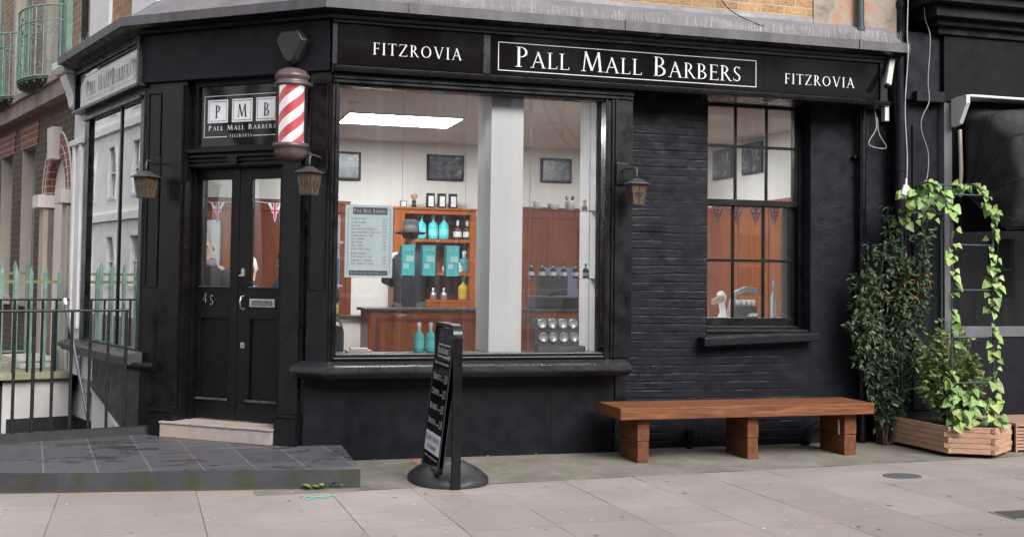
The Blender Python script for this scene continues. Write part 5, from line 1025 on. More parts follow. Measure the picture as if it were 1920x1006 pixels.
b = MB(); V = [(SX-.032, y, z_) for y, z_ in op]+[(SX-.032, y, z_) for y, z_ in ip]+[(SX+.032, y, z_) for y, z_ in op]+[(SX+.032, y, z_) for y, z_ in ip]; m_ = len(op)
for i in range(m_-1): b.add([V[i], V[i+1], V[m_+i+1], V[m_+i], V[2*m_+i], V[2*m_+i+1], V[3*m_+i+1], V[3*m_+i]], [(0, 1, 2, 3), (4, 5, 6, 7), (0, 1, 5, 4), (3, 2, 6, 7)])
b.build('frame', GLOSS, t, merge=True)
LEAN = R(-6.3); PT = Matrix.Translation((SX, 0, ZT-.055))@Matrix.Rotation(-LEAN, 4, 'Y')@Matrix.Translation((-SX, 0, -(ZT-.055)))
def rr_poly(y0_, y1_, z0_, z1_, r_):
    out = []
    for cx_, cz_, a0 in ((y1_-r_, z1_-r_, 0), (y0_+r_, z1_-r_, 90), (y0_+r_, z0_+r_, 180), (y1_-r_, z0_+r_, 270)):
        for i in range(5): a = R(a0+22.5*i); out.append((cx_+math.cos(a)*r_, cz_+math.sin(a)*r_))
    return out
b = MB(PT); b.prism(rr_poly(SY+.03, SY+W_-.03, .09, ZT-.04, .05), 0, SX-.014, SX+.014); b.build('sign_board', SIGNB, t)
b = MB(PT); po, pi_ = rr_poly(SY+.03, SY+W_-.03, .09, ZT-.04, .05), rr_poly(SY+.05, SY+W_-.05, .11, ZT-.06, .035); n_ = len(po)
for sx1 in (-1, 1):
    X = SX+sx1*.019; b.add([(X, *p) for p in po]+[(X, *p) for p in pi_]+[(SX, *p) for p in po]+[(SX+sx1*.0145, *p) for p in pi_], [f for i in range(n_) for f in ((i, (i+1) % n_, n_+(i+1) % n_, n_+i), (i, (i+1) % n_, 2*n_+(i+1) % n_, 2*n_+i), (n_+i, n_+(i+1) % n_, 3*n_+(i+1) % n_, 3*n_+i))])
b.build('board_rim', RUBBER, t)
# printing on the board: frame whose x runs from the far edge (left to a reader facing it) to the near edge
FPN = PT@Matrix(((0, -1, 0, SX), (-1, 0, 0, SY+W_), (0, 0, 1, 0), (0, 0, 0, 1)))
b = MB(FPN); o = .0150; bw = W_
frame_lines(b, .13, bw-.12, .88, .97, o, .006); put_text(b, 'Pall Mall Barbers', .15, .905, .042, o, 1, .8, bw-.30, bold=1.3)
put_text(b, 'Walk in or book online', .09, .825, .022, o, 1, .8, bw-.18, bold=1.5)
for k, (a_, p_) in enumerate((('Haircuts', '£30'), ('Clippers', '£17'), ('Beards', '£15'), ('Shaving', '£30'))):
    z_ = .715-k*.105; put_text(b, a_, .08, z_, .046, o, 1, .8, .24, bold=1.05); put_text(b, 'from', .345, z_, .018, o, 1, .8, .055, bold=1.1); put_text(b, p_, .425, z_-.01, .058, o, 1, width=.095, bold=1.05)
b.box((.07, o, .205), (bw-.07, o+.002, .345)); put_text(b, 'Open seven days', .10, .165, .018, o, 1, .8, bw-.2, bold=1.4)
put_text(b, 'Luxury services', .095, .285, .040, o+.003, 1, .8, bw-.19, bold=1.3, mi=1); put_text(b, 'available', .16, .228, .036, o+.003, 1, .8, bw-.32, bold=1.3, mi=1)
b.build('board_lettering', [WHITEP, INK], t, fixn=False)
# bench
t = thing('timber_bench', 'long low reddish brown timber bench against the black brick wall', 'bench', (3.35, -.27, 0))
b = MB(); b.box((2.225, -.535, .352), (4.505, -.045, .445)); b.build('seat', BENCH, t, bevel=.006)
for x, tw, yb in ((2.455, .10, 0.0), (3.425, .10, 0), (4.335, .115, 0)):
    b = MB(); y1_ = -.46 if x < 4 else -.44
    T = Matrix.Translation((x, 0, 0))@Matrix.Rotation(R(random.uniform(-1.5, 1.5)), 4, 'Z')
    b.box((-tw/2, y1_, .176), (tw/2, -.06, .351), T=T); lg = b.build('leg', BENCHV, t, bevel=.005); b = MB(); b.box((-tw/2+.002, y1_+.004, .001), (tw/2-.002, -.058, .173), T=T); b.build('lower_block', BENCHV, lg, bevel=.005)
b = MB(); b.box((4.270, -.375, .17), (4.276, -.355, .29)); b.build('paper_strip', WHITEP, lg)
# pipes, cables, camera
t = thing('downpipe', 'black painted downpipe beside the climbing plants', 'downpipe', (4.80, .19, 0)); b = MB(); xp = P(1616, 300, .19).x; b.tube([(xp, .185, .0), (xp, .185, 3.03)], .036, n=14); b.build('pipe', GLOSS, t)
for z_ in (P(1600, 546, .19).z, P(1600, 718, .19).z, 2.6): b = MB(); b.tube([(xp, .185, z_-.02), (xp, .185, z_+.02)], .042, n=14); b.box((xp-.075, .20, z_-.012), (xp+.075, .235, z_+.012)); b.build('bracket', GLOSS, t)
t = thing('upper_downpipe', 'dark downpipe above the lead flashing at the right end', 'downpipe', (4.83, .2, 3.75)); b = MB(); b.tube([(P(1612, 30, .04).x, .03, 3.70), (P(1612, 30, .04).x, .03, 7)], .034, n=12); b.build('pipe', M('blue_black_pipe', (.035, .045, .055), .4), t); b = MB(); b.tube([(P(1612, 30, .04).x, .03, 3.72), (P(1612, 30, .04).x, .03, 3.76)], .042, n=12); b.build('collar', MATS['blue_black_pipe'], t)
t = thing('corner_pipe', 'thick black pipe where the two buildings meet', 'downpipe', (5.17, .1, 0)); b = MB(); xq = P(1690, 30, .08).x; b.tube([(xq, .1, 0), (xq, .1, 7.2)], .05, n=14); b.build('pipe', MATT, t)
for z_ in (1.2, 2.5, 4.0): b = MB(); b.tube([(xq, .1, z_-.03), (xq, .1, z_+.03)], .06, n=14); b.build('collar', MATT, t)
t = thing('waste_pipe', 'bent black waste pipe low on the wall behind the bench', 'pipe', (P(1520, 830, .17).x, .17, 0)); b = MB(); b.tube([P(1566, 782, .19), P(1540, 794, .17), P(1517, 806, .16), P(1511, 816, .16), P(1510, 836, .16)], .034, n=12); b.build('pipe', MATT, t); b = MB(); b.tube([P(1510, 822, .16), P(1510, 832, .16)], .045, n=12); b.build('socket', MATT, t)
t = thing('vent_stub', 'short black upright pipe stub behind the bench', 'pipe', (P(1292, 820, .19).x, .19, 0)); b = MB(); b.tube([(P(1292, 820, .19).x, .19, 0), (P(1292, 820, .19).x, .19, .155)], .028, n=12); b.build('pipe', MATT, t); b = MB(); b.tube([(P(1292, 820, .19).x, .19, .14), (P(1292, 820, .19).x, .19, .165)], .034, n=12); b.build('rim', MATT, t)
CABW = M('grey_white_cable', (.42, .41, .41), .5, .2, 30)
def cable(nm, lab, pts, Y, r_=.006, m_=CABW, cat='cable'):
    pp = [P(a, b_, Y) for a, b_ in pts]; out = []
    for i in range(len(pp)-1):
        p0, p1, p2, p3 = pp[max(0, i-1)], pp[i], pp[i+1], pp[min(len(pp)-1, i+2)]
        for k in range(6): u = k/6; out.append(.5*((2*p1)+(p2-p0)*u+(2*p0-5*p1+4*p2-p3)*u*u+(-p0+3*p1-3*p2+p3)*u**3))
    b = MB(); b.tube(out+[pp[-1]], r_, n=6); return tag(b.build(nm, m_, None), lab, cat)
cable('hanging_cable', 'pale cable dropping straight from the top to the ivy arch', [(1704, -40), (1701, 60), (1703, 100), (1697, 200), (1701, 290), (1700, 345)], -.28, .0042)
cable('wavy_cable', 'wavy grey cable right of the straight pale one', [(1732, -40), (1734, 30), (1744, 70), (1740, 150), (1742, 190), (1729, 220), (1728, 245), (1740, 285), (1740, 320), (1735, 345)], -.05, .0045, M('dull_grey_cable', (.26, .25, .26), .6))
cable('looped_cable', 'thin loop of pale cable under the camera on the black wall', [(1640, 205), (1643, 240), (1629, 266), (1636, 275), (1662, 277), (1648, 250), (1645, 220)], .20, .004)
cable('black_cable', 'thin black cable drooping across the brick above the flashing', [(1345, -10), (1370, 20), (1412, 42), (1460, 58), (1530, 72), (1600, 76)], -.05, .004, MATT)
CW_ = M('cctv_housing', (.42, .41, .36), .5, .15, 10)
t = thing('security_camera', 'cream security camera under the right end of the cornice', 'camera', tuple(P(1668, 120, .0))); a, b_ = P(1671, 113, -.10), P(1664, 160, -.20); b = MB(); b.tube([a, b_], .037, n=4); b.build('camera_housing', CW_, t, bevel=.006); b = MB(); d_ = (b_-a).normalized(); b.tube([b_-d_*.002, b_+d_*.02], .028, n=12); b.build('lens', DARK, t); b = MB(); b.tube([a+Vector((0, .05, .02)), a+Vector((0, .05, .10))], .015, n=8); b.build('mount', CW_, t)
t = thing('junction_box', 'small white upright box below the security camera', 'box', tuple(P(1660, 228, .2))); a, b_ = P(1656, 190, .2), P(1664, 228, .2); b = MB(); b.box((a.x, .17, b_.z), (b_.x, .235, a.z)); b.build('box_cover', WHITES, t, bevel=.005); b = MB(); b.box((a.x+.01, .165, a.z-.03), (b_.x-.01, .17, a.z-.02)); b.build('box_seam', GREYM, t)
# litter, stones, covers
def fleck_mesh(n_, area, sz, name, m_, lab, cat='litter', zf=.004, seed=1):
    rn = random.Random(seed); b = MB()
    for k in range(n_):
        x, y = area(rn)
        if 'gum' in name or 'speck' in name: sz_k = .12
        else: sz_k = .35
        a = rn.uniform(0, 6.28); s_ = rn.uniform(*sz); z_ = zf+rn.uniform(0, .006)
        q = [(math.cos(a+c_)*s_*rn.uniform(.5, 1), math.sin(a+c_)*s_*rn.uniform(.5, 1)) for c_ in (0, 1.3, 2.6, 3.8, 5)]
        b.add([(x+u, y+v, z_+rn.uniform(0, s_*sz_k*.3)) for u, v in q]+[(x, y, z_+s_*sz_k*.6)], [(i, (i+1) % 5, 5) for i in range(5)])
    o = b.build(name, m_, None, fixn=False); o['kind'] = 'stuff'; o['label'] = lab; o['category'] = cat; return o
fleck_mesh(90, lambda r_: (r_.uniform(.3, 5.0), r_.uniform(-.9, .20) if r_.random() < .4 else r_.uniform(.02, .2)), (.006, .022), 'leaf_litter', M('dry_litter', (.30, .22, .13), .8, .6, 60, 0), 'scattered dry leaf crumbs along the foot of the wall', seed=4)
fleck_mesh(70, lambda r_: (r_.uniform(-2.3, 5.5), r_.uniform(-3.4, -1.0)), (.012, .022), 'dark_gum_spots', M('dark_gum', (.12, .105, .095), .8, .3, 60, 0), 'dark gum spots trodden into the paving', zf=.0005, seed=19)
fleck_mesh(120, lambda r_: (r_.uniform(-2.3, 5.5), r_.uniform(-3.2, -.9)), (.004, .017), 'pale_specks', M('pale_speck', (.55, .52, .47), .8, .3, 60, 0), 'pale specks of gum and grit scattered over the paving', zf=.001, seed=9)
fleck_mesh(70, lambda r_: (P(1705, 822, .08).x+r_.gauss(0, .06), .06+r_.gauss(0, .05)), (.015, .035), 'red_leaf_pile', M('red_leaves', (.28, .035, .018), .7, .5, 60, 0), 'small heap of dark red leaves beside the timber planter', zf=.01, seed=11)
for k, (a_, b_, lab) in enumerate(((1200, .2, 0),)): pass
def brickbit(px, py, z_, lab, s_=.03, m_=None): 
    q = atz(px, py, z_); b = MB(); T = Matrix.Translation(q)@Matrix.Rotation(1.1, 4, 'Z'); b.box((-s_, -s_*.6, 0), (s_, s_*.6, s_*.7), T=T); tag(b.build('brick_fragment', m_ or M('brick_rubble', (.36, .13, .07), .9, .4, 30), None, bevel=.006), lab, 'rubble', None)
brickbit(781, 868, 0, 'orange brick fragment on the paving left of the pavement sign', .035); brickbit(74, 919, 0, 'red scrap at the foot of the platform near the left edge', .017, RED); brickbit(246, 919, 0, 'red scrap at the foot of the platform below the railing end', .017, RED)
q = atz(1692, 892, 0); b = MB(); b.lathe([(.15, .001), (.15, .004), (.135, .0045), (.001, .0045)], (q.x, q.y, 0), 28, sx=1.0, sy=.8); cv = b.build('access_cover', M('iron_cover', (.085, .085, .095), .6, .3, 30, .5, 90), None); tag(cv, 'small oval grey access cover set in the paving below the bench end', 'cover')
q = atz(1925, 966, 0); t = thing('drain_grate', 'mossy iron drain cover at the bottom right edge', 'drain cover', (q.x, q.y, 0)); b = MB(); b.box((q.x-.17, q.y-.10, .001), (q.x+.2, q.y+.14, .006)); b.build('cover_frame', M('grate_frame', (.20, .19, .175), .8), t); b = MB(); b.box((q.x-.15, q.y-.08, .0062), (q.x+.2, q.y+.12, .010)); b.build('cover_plate', M('mossy_iron', (.05, .05, .035), .9, .6, 60, .9, 90), t)
q = atz(597, 933, 0); b = MB()
for pts in (((-.09, .045), (-.03, .02), (.03, .03), (.11, .045)), ((-.08, -.06), (-.03, .015)), ((.0, .02), (.06, -.005))):
    for u, v in zip(pts, pts[1:]):
        d_ = (Vector((*v, 0))-Vector((*u, 0))).normalized(); n2 = Vector((-d_.y, d_.x, 0))*.011; b.add([(q.x+u[0]-n2.x, q.y+u[1]-n2.y, .0035), (q.x+v[0]-n2.x, q.y+v[1]-n2.y, .0035+.0003*len(pts)), (q.x+v[0]+n2.x, q.y+v[1]+n2.y, .0035+.0003*len(pts)), (q.x+u[0]+n2.x, q.y+u[1]+n2.y, .0035)], [(0, 1, 2, 3)])
ob = b.build('spray_paint_mark', M('turquoise_spray', (.12, .48, .42), .7, .2, 30, 0), None, fixn=False); ob['kind'] = 'structure'

# ================================================================== PLANTS
def leaf(mb, p, d, nrm, L, w_, mi=0, heart=False):
    d = d.normalized(); s_ = d.cross(nrm).normalized(); nn = s_.cross(d).normalized()
    if heart: out = [(-.10, .30), (.12, .56), (.42, .42), (.75, .20), (1, 0)]
    else: out = [(.18, .38), (.45, .5), (.75, .28), (1, 0)]
    V = [p]; fs = []
    mids = [p+d*(u*L)+nn*(-.10*L*u*u) for u, v in out]
    Lf = [m_+s_*(v*w_)+nn*(.16*w_*v*2) for m_, (u, v) in zip(mids, out)]; Rt = [m_-s_*(v*w_)+nn*(.16*w_*v*2) for m_, (u, v) in zip(mids, out)]
    n_ = len(out); V = [p]+mids+Lf[:-1]+Rt[:-1]; ml = lambda i: 1+i; l_ = lambda i: 1+n_+i if i < n_-1 else n_; r_ = lambda i: 1+n_+(n_-1)+i if i < n_-1 else n_
    fs = [(0, ml(0), l_(0)), (0, r_(0), ml(0))]
    for i in range(n_-1):
        fs.append((ml(i), ml(i+1), l_(i+1), l_(i)) if l_(i+1) != ml(i+1) else (ml(i), ml(i+1), l_(i))); fs.append((ml(i), r_(i), r_(i+1), ml(i+1)) if r_(i+1) != ml(i+1) else (ml(i), r_(i), ml(i+1)))
    mb.add([tuple(v) for v in V], fs, mi, True)
rn = random.Random(21)
def rv(): 
    while True:
        v = Vector((rn.uniform(-1, 1), rn.uniform(-1, 1), rn.uniform(-1, 1)))
        if .1 < v.length < 1: return v.normalized()
# planter
PT_ = [(5.065, .10), (5.09, -.70), (5.43, -.89), (5.765, -.66), (5.80, .10)]
t = thing('timber_planter', 'slatted pale timber planter box with angled corners holding ivy', 'planter', (5.43, -.4, 0))
def inset(pts, k): c_ = (5.43, -.36); return [(c_[0]+(x-c_[0])*(1-k), c_[1]+(y-c_[1])*(1-k)) for x, y in pts]
for r_ in range(5):
    z_ = .035+r_*.045; k = 0 if r_ % 2 == 0 else .012; 
    for i in range(4):
        a, b_ = Vector(PT_[i]), Vector(PT_[i+1]); d_ = (b_-a).normalized(); ext = .022 if (i+r_) % 2 == 0 else -.004; a2 = a-d_*ext; b2 = b_+d_*ext; n2 = Vector((-d_.y, d_.x)) ; n2 = n2 if n2.dot(Vector((5.43, -.3))-a) > 0 else -n2; o1 = n2*.001*(i % 2)
        m_ = MB(); m_.add([(a2.x+o1.x, a2.y+o1.y, z_), (b2.x+o1.x, b2.y+o1.y, z_), (b2.x+n2.x*.03, b2.y+n2.y*.03, z_), (a2.x+n2.x*.03, a2.y+n2.y*.03, z_), (a2.x+o1.x, a2.y+o1.y, z_+.042), (b2.x+o1.x, b2.y+o1.y, z_+.042), (b2.x+n2.x*.03, b2.y+n2.y*.03, z_+.042), (a2.x+n2.x*.03, a2.y+n2.y*.03, z_+.042)], [(0, 3, 2, 1), (4, 5, 6, 7), (0, 1, 5, 4), (1, 2, 6, 5), (2, 3, 7, 6), (3, 0, 4, 7)]); m_.build('slat', PLANT, t, bevel=.003)
pi2 = inset(PT_, .06); b = MB(); b.add([(x, y, .235) for x, y in pi2], [tuple(range(5))]); so = b.build('soil', SOIL, t)
b = MB(); b.add([(x, y, .03) for x, y in pi2]+[(x, y, .23) for x, y in pi2], [(i, (i+1) % 5, 5+(i+1) % 5, 5+i) for i in range(5)]); b.build('liner', DARK, t)
b = MB(); b.box((5.17, -.60, .002), (5.25, -.3, .034)); b.build('foot', DARK, t); b = MB(); b.box((5.62, -.6, .002), (5.70, -.3, .034)); b.build('foot', DARK, t)
# trellis arch: two hoops in the yz plane joined by rungs
XA, XB = at(1785, 785, -.72).x, at(1863, 785, -.72).x
t = thing('garden_arch', 'teal coated wire garden arch standing in the timber planter', 'trellis', ((XA+XB)/2, -.38, .24))
def hoop(x, yf=-.72, yb=-.04, zs_=1.93, n_=16):
    yc = (yf+yb)/2; r_ = (yb-yf)/2; pts = [(x, yf, .24), (x, yf, 1.1), (x, yf, zs_)]
    for i in range(1, n_): a = R(180-180*i/n_); pts.append((x, yc+math.cos(a)*r_, zs_+math.sin(a)*.40))
    return pts+[(x, yb, zs_), (x, yb, 1.1), (x, yb, .24)]
HP = [hoop(XA), hoop(XB)]
for h_ in HP: b = MB(); b.tube(h_, .0085, n=8); b.build('hoop', TRELL, t)
for z_ in (.62, 1.0, 1.4, 1.78):
    b = MB(); b.tube([(XA, -.72, z_), (XB, -.72, z_)], .007, n=6); b.build('rung', TRELL, t)
for i in (4, 9, 14): a, b_ = HP[0][i+2], HP[1][i+2]; b = MB(); b.tube([a, b_], .007, n=6); b.build('rung', TRELL, t)
# light ivy following the hoops
iv = thing('ivy', 'bright green heart leaved ivy twining up the garden arch', 'ivy', (XA, -.72, .24)); lm_ = MB(); st = MB()
for hi, h_ in enumerate(HP):
    L = [Vector(p) for p in h_]; seglen = [(L[i+1]-L[i]).length for i in range(len(L)-1)]; tot = sum(seglen); s_ = .02; end = tot*(.62 if hi == 0 else .55)
    path_ = []
    while s_ < end:
        u = s_; i = 0
        while u > seglen[i]: u -= seglen[i]; i += 1
        p = L[i].lerp(L[i+1], u/seglen[i]); ph = s_*14+hi; path_.append(p+Vector((math.cos(ph)*.018, math.sin(ph)*.018, 0)))
        dens = 1.0 if s_ < .55 else (.42 if s_ < .95 else .75)
        if hi == 1: dens = .95
        if s_ > 1.7: dens = 1.3
        for q in range(3):
            if rn.random() < dens*.36:
                out = (Vector((rn.uniform(-1, 1), rn.uniform(-1.2, .2), rn.uniform(-.6, .3)))).normalized(); Ls = rn.choice((rn.uniform(.035, .06), rn.uniform(.055, .095))); stp = p+out*rn.uniform(.02, .06)
                d_ = (out+Vector((0, 0, -.9))).normalized(); nrm = (Vector((rn.uniform(-.5, .5), -1, rn.uniform(.1, 1)))).normalized(); leaf(lm_, stp, d_, nrm, Ls, Ls*.95, 0, True); st.tube([p, stp], .0016, n=3, cap=False)
        s_ += .028
    st.tube(path_, .003, n=5)
for k in range(34):      # crown tuft over the arch, left side
    p = Vector((XA+rn.gauss(-.02, .07), rn.uniform(-.5, -.02), 2.12+rn.uniform(-.12, .17))); d_ = Vector((rn.uniform(-1, 1), rn.uniform(-.6, .1), -.7)).normalized(); Ls = rn.uniform(.05, .095); leaf(lm_, p, d_, Vector((rn.uniform(-.4, .4), -1, .6)).normalized(), Ls, Ls*.9, 0, True)
for k in range(42):      # spill at the foot of the arch
    p = Vector((rn.uniform(XA-.02, XB+.03), -.74+rn.gauss(0, .05), .27+abs(rn.gauss(0, .14)))); Ls = rn.uniform(.05, .095); leaf(lm_, p, Vector((rn.uniform(-1, 1), -.5, -.6)), Vector((rn.uniform(-.4, .4), -1, .6)).normalized(), Ls, Ls*.95, 0, True)
lm_.build('leaves', LEAFL, iv, fixn=False); st.build('stem', STEM, iv)
# clipped shrub
sh = thing('leafy_shrub', 'rounded mid green shrub growing in the timber planter', 'shrub', (5.38, -.42, .24)); lm_ = MB(); st = MB()
for k in range(90):
    a = rn.uniform(0, 6.28); r_ = rn.uniform(.05, .31); top_ = Vector((5.36+math.cos(a)*r_, -.40+math.sin(a)*r_*.85, .24+rn.uniform(.36, .84)*(1-.45*(r_/.32)**2)+.06)); base = Vector((5.37+rn.gauss(0, .03), -.4+rn.gauss(0, .03), .24)); mid_ = base.lerp(top_, .5)+Vector((math.cos(a)*.05, math.sin(a)*.05, 0)); st.tube([base, mid_, top_], [.005, .004, .002], n=4, cap=False)
    for q in range(34):
        u = rn.uniform(.15, 1.05); p = (base.lerp(mid_, u*2) if u < .5 else mid_.lerp(top_, min(1.08, u*2-1)))+rv()*rn.uniform(.01, .06); d_ = (rv()+Vector((math.cos(a), math.sin(a), .4))).normalized(); leaf(lm_, p, d_, (rv()+Vector((0, -.4, 1))).normalized(), rn.uniform(.034, .062), rn.uniform(.022, .034))
lm_.build('leaves', LEAFS, sh, fixn=False); st.build('stem', STEM, sh)
# dark climber on the wall, nandina-like
cl = thing('climbing_plant', 'tall dark leaved climber on the wall between downpipe and arch', 'climber', (5.0, .1, .0)); lm_ = MB(); st = MB(); shoots = []
for k in range(54):
    u = rn.random(); x0_ = rn.uniform(4.96, 5.12); xt = 4.78+rn.random()*.56 if rn.random() < .85 else 4.72; zt_ = rn.choice((rn.uniform(.8, 1.4), rn.uniform(1.2, 2.15), rn.uniform(1.6, 2.2)))
    if xt < 4.86: zt_ = min(zt_, rn.uniform(1.0, 1.9))
    pts = [Vector((x0_, rn.uniform(.0, .12), .01)), Vector(((x0_*.6+xt*.4)+rn.gauss(0, .03), rn.uniform(-.02, .12), zt_*.4)), Vector((xt+rn.gauss(0, .03), rn.uniform(-.08, .1), zt_*.75)), Vector((xt+rn.gauss(0, .05), rn.uniform(-.16, .08), zt_))]; st.tube(pts, [.006, .005, .004, .002], n=4, cap=False); shoots.append(pts)
    nl = int(zt_*30)
    for q in range(nl):
        u = rn.uniform(.12, 1) ; f = u*3; i = min(2, int(f)); p = pts[i].lerp(pts[i+1], f-i)
        if p.z < .35 and rn.random() < .45: continue
        out = Vector((rn.uniform(-1, 1), rn.uniform(-1, .2), rn.uniform(-.5, .6))).normalized(); c0 = p+out*rn.uniform(.02, .07)
        for j in range(3): leaf(lm_, c0, (out+rv()*.8+Vector((0, 0, -.35))).normalized(), (rv()*.6+Vector((0, -.6, .8))).normalized(), rn.uniform(.04, .075), rn.uniform(.014, .024), 1 if (1.25 < p.z < 1.6 and p.x > 4.9 and rn.random() < .10) else 0)
lm_.build('leaves', [LEAFD, LEAFO], cl, fixn=False); st.build('stem', STEM, cl)
# weed tufts
def weed(q, lab, n_, s_, rad):
    t = thing('weed', lab, 'weed', tuple(q)); b = MB()
    for k in range(n_): a = rn.uniform(0, 6.28); r_ = rn.uniform(0, rad); leaf(b, Vector((q.x+math.cos(a)*r_*1.6, q.y+math.sin(a)*r_*.4, q.z+rn.uniform(.005, s_*.6))), Vector((math.cos(a), -abs(math.sin(a)), .5)), Vector((0, -.4, 1)), s_*rn.uniform(.7, 1.1), s_*.55)
    b.build('leaves', LEAFS, t, fixn=False); b = MB(); b.tube([q, q+Vector((0, 0, s_*.6))], .002, n=4); b.build('stem', STEM, t)
weed(atz(612, 916, 0)+Vector((0, .0, 0)), 'green weed at the foot of the platform near its right corner', 16, .055, .09); weed(atz(572, 832, .13), 'tiny weed where the stallriser meets the platform', 10, .022, .02); weed(atz(680, 917, 0), 'small weed on the joint just right of the platform corner', 7, .03, .04); weed(atz(1240, 838, 0)+Vector((0, .0, 0)), 'tiny weed at the wall foot behind the bench', 8, .035, .03)
q = P(1680, 752, -.02); t = thing('torn_paper_tag', 'torn white tag hanging by the climber near the bench end', 'tag', tuple(q)); b = MB(); b.add([(q.x-.06, -.03, q.z-.02), (q.x+.0, -.02, q.z+.07), (q.x+.05, -.03, q.z+.03), (q.x+.0, -.05, q.z-.045)], [(0, 1, 2, 3)]); b.add([(q.x-.06, -.028, q.z-.02), (q.x+.0, -.018, q.z+.07), (q.x+.05, -.028, q.z+.03), (q.x+.0, -.048, q.z-.045)], [(0, 1, 2, 3)]); b.build('tag_sheet', WHITES, t, fixn=False)
q = P(1697, 360, -.3); t = thing('light_fitting', 'small white floodlight tucked in the ivy at the top of the arch', 'light fitting', tuple(q)); b = MB(); b.tube([q+Vector((.01, 0, .05)), q+Vector((-.035, -.02, -.03))], [.03, .022], n=10); b.build('fitting_body', WHITES, t); b = MB(); b.tube([q+Vector((.01, 0, .05)), q+Vector((.012, .0, .12))], .01, n=6); b.build('fitting_neck', WHITES, t)

# ================================================================== LEFT: BROWN BRICK HOUSE
HS = thing('brick_house', 'sooty brown brick house with red arches and green balconies left of the shop', 'house', tuple(FC@Vector((6, -.02, 0))))
gw = [(4.34, 5.04, 1.15, 2.92), (5.62, 6.30, 1.15, 2.92), (6.95, 7.6, 1.15, 2.92), (8.3, 9.0, 1.15, 2.92)]; uw = [(2.98, 3.95, 3.62, 6.2), (4.75, 5.70, 3.62, 6.2), (6.5, 7.4, 3.62, 6.2), (8.2, 9.1, 3.62, 6.2)]
door_h = (2.80, 3.64, .46, 2.70); OW = -.04
mb = wallholes(FC, 2.42, 13, -1.9, 3.25, gw+[door_h], OW, .2); mb2 = wallholes(FC, 2.42, 13, 3.25, 8.5, uw, OW, .2)
mb.build('lower_brick_wall', BROWNB, HS, fixn=False)
UPB = brick('faded_upper_brick', ((.16, .10, .07), (.25, .16, .11), (.30, .19, .13), (.22, .13, .09)), (.36, .31, .27), dirt=(.16, .11, .085)); mb2.build('upper_brick_wall', UPB, HS, fixn=False)
mb = MB(FC); mb.add([(13, OW, -1.9), (13, OW, 8.5), (13, -6, 8.5), (13, -6, -1.9)], [(0, 1, 2, 3)]); mb.add([(2.42, OW, 8.5), (13, OW, 8.5), (13, -6, 8.5), (2.42, -6, 8.5)], [(0, 1, 2, 3)]); mb.add([(2.42, OW, 3.3), (2.42, OW, 8.5), (2.42, -6, 8.5), (2.42, -6, 3.3)], [(0, 1, 2, 3)]); mb.build('roof', DARK, HS)
mb = MB(FC); mb.box((2.42, .10, 3.27), (13, OW+.002, 3.50)); mb.box((2.42, .14, 3.44), (13, .10, 3.52)); mb.build('stone_band', M('stained_stone', (.38, .33, .30), .85, .4, 3, .5, 30, col2=(.20, .165, .145)), HS, bevel=.006)
CREAMW = M('cream_reveal', (.44, .385, .345), .8, .2, 4, .2, 30, col2=(.38, .325, .295))
for i, h_ in enumerate(gw+uw):
    b = MB(FC); reveal(b, h_, OW+.003, .20); b.box((h_[1]+.0, OW+.004, h_[2]), (h_[1]+.14 if i >= 4 else h_[1]+.02, OW, h_[3])) ; wn = b.build('window', CREAMW, HS)
    b = MB(FC); rectframe(b, h_[0]+.001, h_[1]-.001, h_[2]+.001, h_[3]-.001, OW-.12, OW-.17, .06, .06, .08, .06); b.box((h_[0]+.06, OW-.13, (h_[2]+h_[3])/2-.02), (h_[1]-.06, OW-.16, (h_[2]+h_[3])/2+.02)); b.build('frame', SAGE, wn, bevel=.004)
    b = MB(FC); b.box((h_[0]+.05, OW-.145, h_[2]+.05), (h_[1]-.05, OW-.15, h_[3]-.05)); b.build('pane', GLASSC, wn); b = MB(FC); b.box((h_[0]+.02, OW-.30, h_[2]), (h_[1]-.02, OW-.32, h_[3])); b.build('blind', CREAMW, wn)
    if i < 4:
        b = MB(FC); b.prism([(h_[0]-.10, h_[3]+.001), (h_[1]+.10, h_[3]+.001), (h_[1]+.16, h_[3]+.27), (h_[0]-.16, h_[3]+.27)], 1, OW+.012, OW); b.build('lintel', REDB, wn); b = MB(FC); b.box((h_[0]-.06, OW+.06, h_[2]-.10), (h_[1]+.06, OW+.001, h_[2]-.001)); b.build('sill', CREAMW, wn, bevel=.004)
# arched doorway
ac, az = 3.22, 2.26; b = MB(FC); n_ = 20
for k in range(n_):
    a0, a1 = R(180*k/n_), R(180*(k+1)/n_); ri, ro = .42, .64; q = [(ac+math.cos(a)*r_, az+math.sin(a)*r_*1.08) for a, r_ in ((a0, ri), (a0, ro), (a1, ro), (a1, ri))]
    b.prism(q, 1, OW+.02, OW-.10, 0 if k % 1 == 0 else 1)
ar = b.build('red_brick_arch', REDB, HS)
b = MB(FC); pts = [(ac+math.cos(R(180*k/n_))*.655, az+math.sin(R(180*k/n_))*.655*1.08) for k in range(n_+1)]; b.tube([(x, OW+.012, z_) for x, z_ in pts], .012, n=6); pts = [(ac+math.cos(R(180*k/n_))*.53, az+math.sin(R(180*k/n_))*.53*1.08) for k in range(n_+1)]; b.tube([(x, OW+.02, z_) for x, z_ in pts], .005, n=4); b.build('pale_arch_line', CREAM, ar)
b = MB(FC); b.prism([(ac-.09, 2.66), (ac+.09, 2.66), (ac+.13, 3.0), (ac-.13, 3.0)], 1, OW+.10, OW); b.build('keystone', CREAM, HS, bevel=.006)
